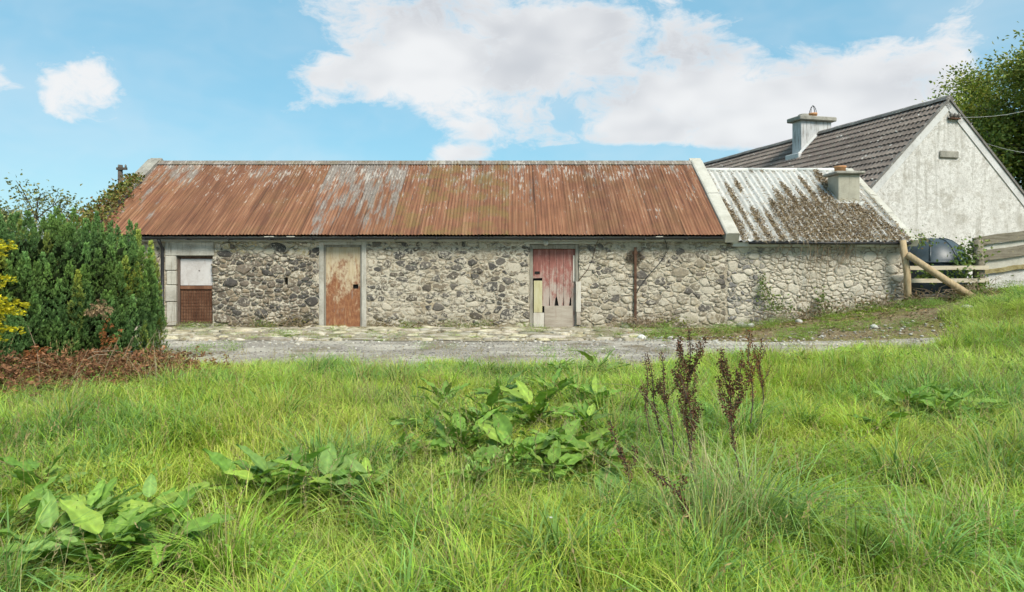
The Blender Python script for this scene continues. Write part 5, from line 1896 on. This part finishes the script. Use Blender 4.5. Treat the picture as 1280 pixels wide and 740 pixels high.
# the dead brown inside of the hedge: twiggy shell under the green
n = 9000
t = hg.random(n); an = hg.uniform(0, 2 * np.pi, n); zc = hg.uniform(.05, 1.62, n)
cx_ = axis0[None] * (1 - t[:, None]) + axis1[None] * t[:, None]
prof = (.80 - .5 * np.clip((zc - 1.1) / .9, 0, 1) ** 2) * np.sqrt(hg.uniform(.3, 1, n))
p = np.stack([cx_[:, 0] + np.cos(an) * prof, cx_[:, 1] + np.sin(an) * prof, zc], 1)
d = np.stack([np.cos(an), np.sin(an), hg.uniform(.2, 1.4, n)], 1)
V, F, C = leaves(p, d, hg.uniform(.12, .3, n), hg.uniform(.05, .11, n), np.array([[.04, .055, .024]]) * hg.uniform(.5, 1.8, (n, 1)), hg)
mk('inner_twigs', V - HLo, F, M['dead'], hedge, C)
for k in range(4):
    t = k / 3
    c = axis0 * (1 - t) + axis1 * t
    MB().tube([(c[0], c[1], -.05), (c[0] + .03, c[1], .7), (c[0] - .02, c[1] + .03, 1.5)], [.07, .055, .02], 8).build('trunk', M['bark'], hedge, True)


def front_pt(px_, py_, Yd):
    return np.array([(px_ - CX) / FPX * Yd, Yd, CAMZ + (CY - py_) / FPX * Yd])


# browned sprays on the face of the hedge
for (px_, py_, Yd, n, sd) in ((126, 385, 8.85, 70, 1), (42, 448, 7.9, 120, 2), (55, 470, 7.75, 90, 3), (135, 420, 8.95, 40, 4)):
    c = front_pt(px_, py_, Yd)
    p = c[None] + hg.normal(0, 1, (n, 3)) * np.array([[.06, .05, .09 if sd != 1 else .05]])
    d = np.tile(np.array([[.1, -.5, -.6]]), (n, 1)) + hg.normal(0, .45, (n, 3))
    V, F, C = sprays(p, d, hg.uniform(.05, .1, n), np.array([[.25, .095, .035] if sd != 1 else [.30, .21, .12]]) * hg.uniform(.6, 1.4, (n, 1)), hg, 7)
    tag(mk('dead_spray', V - HLo, F, M['dead'], hedge, C), kind='stuff')

# golden conifer poking in at the left edge
gc = tag(empty('golden_conifer', (-5.70, 6.9, 0)), 'bright yellow conifer sprays poking in at the left edge', 'conifer')
GLo = np.array(gc.location)
MB().tube([(-5.70, 6.9, -.05), (-5.69, 6.88, 1.0), (-5.67, 6.9, 2.0)], [.05, .04, .01], 8).build('trunk', M['bark'], gc, True)
P_, D_, S_, C_ = [], [], [], []
for k in range(46):
    z = hg.uniform(.75, 1.75)
    an = hg.uniform(-2.6, .7)
    L = (.62 - .22 * abs(z - 1.1)) * hg.uniform(.8, 1.1)
    for t in np.linspace(.2, 1, 14):
        c = np.array([-5.70 + math.cos(an) * L * t, 6.9 + math.sin(an) * L * t, z + .02 - .10 * t * t])
        for _ in range(4):
            P_.append(c + hg.normal(0, .02, 3)); D_.append(np.array([math.cos(an), math.sin(an), .0]) + hg.normal(0, .45, 3) * np.array([1, 1, .35]))
            S_.append(hg.uniform(.045, .08)); C_.append(np.array([.70, .63, .03]) * hg.uniform(.55, 1.25) * (.55 + .5 * t))
V, F, C = sprays(np.array(P_), np.array(D_), np.array(S_), np.array(C_), hg, 7)
mk('crown', V - GLo, F, M['leaf'], gc, C)

# heap of brown clippings under the hedge
bp = tag(empty('brush_pile', (-4.9, 7.9, 0)), 'heap of dead brown conifer clippings at the foot of the hedge', 'brush pile')
BLo = np.array(bp.location)
n = 3000
t = hg.random(n)
cx_ = np.array([-5.6, 6.7])[None] * (1 - t[:, None]) + np.array([-4.15, 8.75])[None] * t[:, None]
off = hg.normal(0, .30, (n, 2)) * np.array([[1.15, .8]])
rr_ = np.linalg.norm(off, axis=1)
zz = hg.random(n) * np.clip(.66 - .6 * rr_, .05, .75) * (1.05 - .4 * t)
p = np.stack([cx_[:, 0] + off[:, 0], cx_[:, 1] + off[:, 1], zz], 1)
d = hg.normal(0, 1, (n, 3)) * np.array([[1, 1, .35]])
V, F, C = sprays(p, d, hg.uniform(.05, .12, n), np.array([[.23, .115, .06]]) * hg.uniform(.45, 1.7, (n, 1)), hg, 7)
mk('clippings', V - BLo, F, M['dead'], bp, C)
mb = MB()
for k in range(60):
    i = int(hg.integers(0, n))
    a = Vector(p[i]); dd = Vector(hg.normal(0, 1, 3) * np.array([1, 1, .45])).normalized()
    L = hg.uniform(.2, .55)
    mb.tube([a, a + dd * L * .5 + Vector((0, 0, .03)), a + dd * L], [.006, .005, .003], 5)
tag(mb.build('twigs', M['twig'], bp), kind='stuff')
mb = MB()
for k in range(26):     # pale dead stalks leaning out of it
    px_, py_ = hg.uniform(0, 200), hg.uniform(478, 510)
    a, b = on_ground(px_, py_)
    b = min(b, 8.6)
    a = (px_ - CX) / FPX * b
    h = hg.uniform(.25, .7)
    q = Vector((hg.normal(.12, .22), hg.normal(0, .1), h))
    mb.tube([(a, b, 0), Vector((a, b, 0)) + q * .5 + Vector((0, 0, .04)), Vector((a, b, 0)) + q], [.005, .004, .002], 5)
tag(mb.build('dead_stalks', M['twig'], bp), kind='stuff')

# ================================================================ trees


def limb_tree(mb, p, d, L, r, depth, g, tips, spread=.6, n=2):
    q = p + d * L
    mid = p.lerp(q, .5) + Vector(g.normal(0, L * .05, 3))
    mb.tube([p, mid, q], [r, r * .85, r * .68], 8 if r > .08 else 5, cap=False)
    tips.append((mid, r)); tips.append((q, r))
    if depth == 0:
        return
    for k in range(n + (1 if g.random() < .45 else 0)):
        dd = (d + Vector(g.normal(0, spread, 3)) + Vector((0, 0, .12))).normalized()
        limb_tree(mb, q if k else mid.lerp(q, .8), dd, L * g.uniform(.66, .84), r * .62, depth - 1, g, tips, spread, n)


def leafy_tree(name, label, cat, base, trunk_h, r0, first_L, depth, seed, per_tip, leaf, cols, clump, spread=.62, n=2, fan=5, squash=1.0, minr=1.0, group=None):
    g = np.random.default_rng(seed)
    root = tag(empty(name, base), label, cat, group)
    B = Vector(base)
    mb = MB()
    top = B + Vector((g.normal(0, .1), g.normal(0, .1), trunk_h))
    mb.tube([B - Vector((0, 0, .3)), B + Vector((0, 0, trunk_h * .4)), top], [r0 * 1.25, r0, r0 * .85], 10)
    tips = []
    for k in range(fan):
        a = 2 * math.pi * k / fan + g.uniform(-.4, .4)
        e = g.uniform(.35, 1.1) if k else 1.45
        d = Vector((math.cos(a) * math.cos(e), math.sin(a) * math.cos(e), math.sin(e)))
        limb_tree(mb, top - Vector((0, 0, trunk_h * g.uniform(0, .25))), d, first_L * g.uniform(.8, 1.15), r0 * .55, depth, g, tips, spread, n)
    mb.build('trunk', M['bark'], root, True)
    T = np.array([t[0] for t in tips if t[1] < r0 * .55 * .62 * minr])
    N = len(T) * per_tip
    ctr = np.repeat(T, per_tip, 0)
    tone = np.repeat(g.uniform(.6, 1.35, len(T)), per_tip)
    p = ctr + g.normal(0, clump, (N, 3)) * np.array([[1, 1, .7 * squash]])
    d = (p - ctr) * 1.5 + g.normal(0, clump, (N, 3)) + np.array([[0, 0, -.25 * clump]])
    cc = np.array(cols)[g.integers(0, len(cols), N)] * tone[:, None] * g.uniform(.75, 1.25, (N, 1))
    V, F, C = leaves(p, d, g.uniform(.7, 1.3, N) * leaf, g.uniform(.7, 1.2, N) * leaf * .62, cc, g)
    mk('crown', V - np.array(base), F, M['leaf'], root, C)
    return root


leafy_tree('broadleaf_tree', 'tall broadleaf tree rising behind the right of the white house', 'tree', (32.0, 37.0, 0), 5.2, .45, 3.4, 4, 6, 95, .21,
           [(.23, .31, .065), (.30, .35, .075), (.18, .25, .06), (.38, .38, .09)], .55, spread=.55, fan=7)
leafy_tree('broadleaf_tree', 'second tree filling in low behind the gable at the right edge', 'tree', (33.0, 40.0, 0), 2.6, .35, 2.6, 3, 16, 110, .22,
           [(.12, .18, .045), (.17, .21, .05), (.10, .15, .04)], .6, spread=.55, fan=7)
leafy_tree('thorn_bush', 'sparse thorn bush behind the hedge beside the left gable', 'bush', (-14.2, 20.0, 0), .95, .09, 1.05, 3, 31, 12, .10,
           [(.20, .23, .08), (.26, .25, .09), (.16, .19, .07)], .17, spread=.5, fan=8)
leafy_tree('far_tree', 'dark tree top at the far left edge above the hedge', 'tree', (-24.3, 31.0, 0), 1.2, .2, .95, 3, 47, 60, .16,
           [(.09, .13, .045), (.12, .16, .05)], .3, fan=6)

# ================================================================ ivy on the left verge
g = np.random.default_rng(3)
iv = tag(empty('ivy', (-9.6, 15.6, 0)), 'yellowing ivy climbing the left verge of the shed roof', 'ivy')
n = 1500
t = g.random(n) ** 1.3 * .72
yy = EAVE_Y + (RIDGE_Y - EAVE_Y) * t; zz = EAVE_Z + (RIDGE_Z - EAVE_Z) * t
wd = .42 * (1 - t * .9)
p = np.stack([-9.55 + g.normal(-.12, 1, n) * wd * .6, yy + g.normal(-.05, .1, n), zz + .1 + np.abs(g.normal(0, .13, n)) * (1 - t)], 1)
d = g.normal(0, 1, (n, 3)) + np.array([[0, -.6, .3]])
pal = np.array([(.21, .24, .06), (.30, .26, .07), (.14, .19, .05), (.27, .17, .07)])
V, F, C = leaves(p, d, g.uniform(.05, .1, n), g.uniform(.05, .09, n), pal[g.integers(0, 4, n)] * g.uniform(.6, 1.4, (n, 1)), g)
mk('leaves', V - np.array(iv.location), F, M['leaf'], iv, C)
mb = MB()
for k in range(5):
    mb.tube([(-9.6 + .1 * k, EAVE_Y + .02, 1.6), (-9.65 + .08 * k, EAVE_Y + .4, EAVE_Z + .42), (-9.6 + .05 * k, EAVE_Y + 1.6, EAVE_Z + 1.22)], .012, 5)
tag(mb.build('stems', M['bark'], iv), kind='stuff')

# ================================================================ dead ivy on the lower roof
di = tag(empty('dead_ivy', (6.9, 15.4, 1.95)), 'mat of dead brown ivy litter lying over the white roof sheets', 'dead ivy')
DLo = np.array(di.location)
n = 46000
x = g.uniform(5.12, 8.92, n); t = g.random(n)
sid = np.floor((x - 5.08) / .285)
frac = (x - 5.08) / .285 - sid
big = vnoise(x * 1.3 + 3, t * 2.6 + 1)
per = vnoise(sid * 3.7 + .5, t * 4.5 + sid * 1.3)
cover = 1.12 * smooth01(1.22, .18, t) + .5 * (big - .5) + .22 * smooth01(5.2, 7.4, x) - .42 * smooth01(7.2, 5.1, x) - .24
wdt = np.clip(cover * 1.05 + 1.3 * (per - .5), 0, 1.05)         # how far the litter spreads out of its valley
right = (x > 8.95 - t * 1.1) & (t > .12) & (x > 8.2)
wdt = np.where(right, wdt - .75, wdt)
keep = (np.abs(frac - .5) * 2 < wdt + RNG.normal(0, .05, n)) & (RNG.random(n) < .95)
x, t = x[keep], t[keep]
n = len(x)
off = np.abs(g.normal(0, .018, n)) + .022
yy = E_EY + (RIDGE_Y - E_EY) * t; zz = E_EZ + (E_RZ - E_EZ) * t
sl = math.hypot(RIDGE_Y - E_EY, E_RZ - E_EZ); nyy, nzz = -(E_RZ - E_EZ) / sl, (RIDGE_Y - E_EY) / sl
p = np.stack([x, yy + nyy * off, zz + nzz * off], 1)
inch = (x > 7.98) & (x < 8.6) & (yy > 16.74) & (yy < 17.4)
p, n = p[~inch], int((~inch).sum())
d = g.normal(0, 1, (n, 3)) * np.array([[1, .9, .7]]) + np.array([[0, -.3, -.1]])
pal = np.array([(.22, .15, .085), (.29, .21, .125), (.38, .29, .18), (.14, .095, .055), (.46, .37, .25)])
V, F, C = leaves(p, d, g.uniform(.025, .075, n), g.uniform(.010, .03, n), pal[g.integers(0, 5, n)] * g.uniform(.6, 1.3, (n, 1)), g, .3)
mk('litter', V - DLo, F, M['dead'], di, C)
# stringy stems over the litter and hanging down the wall
m2 = 2600
xs_ = g.uniform(5.3, 8.95, m2); ts_ = g.random(m2) ** 1.4 * .9
kp = g.random(m2) < np.clip(1.15 - ts_ * 1.1 + .25 * (xs_ - 7) / 2, .05, 1)
xs_, ts_ = xs_[kp], ts_[kp]
m2 = len(xs_)
c0 = np.stack([xs_, E_EY + (RIDGE_Y - E_EY) * ts_ + nyy * .07, E_EZ + (E_RZ - E_EZ) * ts_ + nzz * .07], 1)
dd = np.stack([g.normal(0, .5, m2), np.full(m2, -(RIDGE_Y - E_EY) / sl), np.full(m2, -(E_RZ - E_EZ) / sl)], 1) + g.normal(0, .25, (m2, 3))
V, F, C = leaves(c0, dd, g.uniform(.08, .28, m2), g.uniform(.006, .014, m2), np.array([[.36, .28, .18]]) * g.uniform(.4, 1.35, (m2, 1)), g, .1)
mk('stem_litter', V - DLo, F, M['dead'], di, C)
mb = MB()
for k in range(46):
    xx = g.uniform(5.9, 8.85)
    xx = [g.normal(6.9, .18), g.normal(7.5, .15), g.uniform(5.9, 8.85)][k % 3]
    L = g.uniform(.15, .55) if k % 6 else g.uniform(.9, 1.35)
    P = [Vector((xx, E_EY - .03, E_EZ + .03)), Vector((xx + g.normal(0, .03), WALL_Y - .2, E_EZ - .09)), Vector((xx + g.normal(0, .06), WALL_Y - .1, E_EZ - .1 - L * .5)), Vector((xx + g.normal(0, .1), WALL_Y - .06, E_EZ - .1 - L))]
    mb.tube(P, [.006, .006, .005, .003], 5)
tag(mb.build('hanging_stems', M['twig'], di), kind='stuff')

# ================================================================ brambles, weeds and dead roots along the right-hand walls


def weed_heap(name, label, cat, boxes, nleaf, pal, leaf, twigs, seed, tw_mat='twig', flat=.5):
    g = np.random.default_rng(seed)
    cx0 = np.mean([b[0] for b in boxes]); cy0 = np.mean([b[1] for b in boxes])
    root = tag(empty(name, (cx0, cy0, float(hgt(cx0, cy0)))), label, cat)
    Lo = np.array(root.location)
    P = []
    for (x, y, z, rx, ry, rz) in boxes:
        k = nleaf // len(boxes)
        q = g.normal(0, .5, (k, 3)) * np.array([[rx, ry, rz]]) + np.array([[x, y, z]])
        P.append(q)
    P = np.concatenate(P)
    P[:, 2] = np.maximum(P[:, 2], hgt(P[:, 0], P[:, 1]) + .01)
    n = len(P)
    if n:
        d = g.normal(0, 1, (n, 3)) + np.array([[0, -.5, .2]])
        V, F, C = leaves(P, d, g.uniform(.7, 1.3, n) * leaf, g.uniform(.5, .9, n) * leaf, np.array(pal)[g.integers(0, len(pal), n)] * g.uniform(.6, 1.4, (n, 1)), g)
        mk('leaves', V - Lo, F, M['leaf'], root, C)
    mb = MB()
    for k in range(twigs):
        x, y, z, rx, ry, rz = boxes[int(g.integers(0, len(boxes)))]
        a = Vector((x + g.normal(0, .5) * rx, y + g.normal(0, .4) * ry, float(hgt(x, y)) + .02))
        L = g.uniform(.5, 1.3) * max(rx, rz)
        dv = Vector((g.normal(0, 1), g.normal(0, .5), g.uniform(.0, 1.6) * flat)).normalized()
        b = a + dv * L * .55 + Vector((0, 0, L * .12))
        c = a + dv * L + Vector((g.normal(0, .12), 0, -L * .1))
        c.z = max(c.z, float(hgt(c.x, c.y)) + .02)
        for v in (a, b, c):
            v.y = min(v.y, WALL_Y - .05) if v.x < 9 else v.y
        mb.tube([a, b, c], [.007, .006, .003], 5)
    if twigs:
        tag(mb.build('stems', M[tw_mat], root), kind='stuff')
    return root


GR = [(.13, .20, .05), (.17, .24, .06), (.21, .26, .065), (.10, .16, .04)]
weed_heap('bramble', 'leafy green bramble over the tank beside the thick grey post', 'bramble',
          [(10.3, 15.5, 1.6, .3, .2, .35), (10.45, 15.45, 1.75, .3, .22, .3), (10.2, 15.4, 1.25, .4, .2, .3), (10.35, 15.35, .95, .35, .2, .25), (9.5, 15.5, 1.2, .4, .2, .2)], 800, GR, .085, 26, 61, flat=1.2)
weed_heap('bramble', 'thin bramble wisps on the roof corner above the barrier post', 'bramble',
          [(9.15, 15.5, 1.98, .35, .3, .22), (9.5, 15.9, 2.0, .4, .3, .2)], 260, GR + [(.2, .15, .08)], .06, 22, 62, flat=.9)
weed_heap('dry_brush', 'tangle of dry stems and leaves heaped behind the slanting brace', 'dry brush',
          [(9.4, 15.15, .62, .55, .3, .22), (9.9, 14.9, .72, .5, .25, .16), (9.1, 15.1, .55, .4, .2, .2), (10.3, 14.8, .8, .4, .25, .15)], 500, [(.15, .10, .055), (.22, .16, .09), (.10, .12, .035), (.3, .24, .15)], .075, 90, 63)
weed_heap('dry_brush', 'dry stems and weeds along the foot of the outhouse wall', 'dry brush',
          [(6.6, 15.25, .35, .5, .2, .25), (7.3, 15.25, .4, .5, .2, .3), (8.0, 15.25, .48, .5, .2, .3), (8.5, 15.25, .5, .35, .2, .3)], 420, [(.10, .13, .04), (.17, .12, .06), (.25, .19, .11), (.13, .15, .045)], .07, 80, 64, flat=.9)
weed_heap('ivy_sprig', 'green ivy sprig growing on the outhouse wall near its left end', 'ivy',
          [(5.65, 15.38, .95, .14, .06, .3), (5.8, 15.36, .6, .25, .1, .3), (6.05, 15.3, .5, .25, .12, .25)], 330, GR, .055, 12, 65, flat=1.4)
weed_heap('ivy_sprig', 'small green weed growing low on the outhouse wall, left of the dry brush', 'weed',
          [(6.95, 15.35, .62, .2, .08, .22)], 130, GR, .06, 5, 66, flat=1.2)
weed_heap('root_tangle', 'tangle of dead grey roots at the foot of the iron stay', 'dead roots',
          [(2.95, 15.3, .12, .4, .15, .2), (2.6, 15.25, .1, .35, .15, .15), (3.25, 15.25, .12, .35, .15, .15)], 120, [(.2, .15, .09), (.28, .22, .14)], .06, 95, 67, flat=1.1)
weed_heap('yellow_weed', 'bright green weed between the root tangle and the outhouse', 'weed',
          [(3.35, 15.2, .12, .25, .12, .16), (3.75, 15.25, .12, .3, .12, .14)], 200, [(.17, .22, .04), (.12, .17, .04), (.22, .22, .06)], .05, 4, 68)
weed_heap('moss_weeds', 'low brown green weeds under the wall between the doors', 'weed',
          [(-.9, 15.35, .06, .6, .1, .1), (-2.9, 15.35, .08, .3, .08, .14), (-2.2, 15.35, .05, .6, .1, .08)], 320, [(.17, .14, .04), (.12, .12, .035), (.22, .16, .06)], .04, 12, 69)
weed_heap('dry_weeds', 'dry weeds along the wall between the first two doors', 'weed',
          [(-5.6, 15.35, .08, .6, .1, .12), (-4.8, 15.36, .12, .3, .08, .2), (-7.95, 15.3, .15, .2, .15, .2)], 330, [(.17, .14, .05), (.12, .12, .035), (.24, .18, .08)], .045, 34, 70, flat=1.0)

# litter of dead leaves and straw trodden into the verge
g = np.random.default_rng(91)
n = 7000
x = g.uniform(1.8, 10.6, n); y = 12.6 + 2.8 * g.random(n) ** .8
kp = g.random(n) < (.25 + .75 * (vnoise(x * 1.7, y * 2.1) > .45)) * smooth01(1.6, 3.4, x) * smooth01(12.4, 13.4, y + .25 * vnoise(x * 2, y))
x, y = x[kp], y[kp]
n = len(x)
p = np.stack([x, y, hgt(x, y) + g.uniform(.005, .04, n)], 1)
d = g.normal(0, 1, (n, 3)) * np.array([[1, 1, .3]])
pal = np.array([(.22, .15, .085), (.32, .24, .14), (.42, .34, .21), (.16, .11, .06), (.20, .20, .06), (.27, .17, .08)])
V, F, C = leaves(p, d, g.uniform(.03, .11, n), g.uniform(.008, .035, n), pal[g.integers(0, 6, n)] * g.uniform(.7, 1.3, (n, 1)), g, .2)
tag(mk('leaf_litter', V, F, M['dead'], col=C), 'brown leaf litter and straw strewn along the verge by the walls', 'litter', kind='stuff')

# withered creeper round the head of the iron stay
cr = tag(empty('withered_creeper', (2.78, 15.44, 1.6)), 'dark withered creeper patch on the wall at the head of the iron stay', 'creeper')
n = 420
a = g.uniform(0, 6.28, n); r = .19 * np.sqrt(g.random(n))
p = np.stack([2.78 + np.cos(a) * r * 1.05, 15.47 - g.uniform(0, .03, n), 1.60 + np.sin(a) * r * .8], 1)
V, F, C = leaves(p, g.normal(0, 1, (n, 3)) * np.array([[1, .3, 1]]), g.uniform(.02, .05, n), g.uniform(.01, .025, n), np.array([[.10, .08, .06]]) * g.uniform(.5, 1.6, (n, 1)), g)
mk('leaves', V - np.array(cr.location), F, M['dead'], cr, C)
mb = MB()
for k in range(9):
    aa = k * .7 + .2
    mb.tube([(2.78, 15.455, 1.58), (2.78 + .1 * math.cos(aa), 15.45, 1.6 + .08 * math.sin(aa)), (2.78 + .2 * math.cos(aa + .2), 15.46, 1.6 + .15 * math.sin(aa + .2))], .005, 5)
tag(mb.build('stems', M['bark'], cr), kind='stuff')
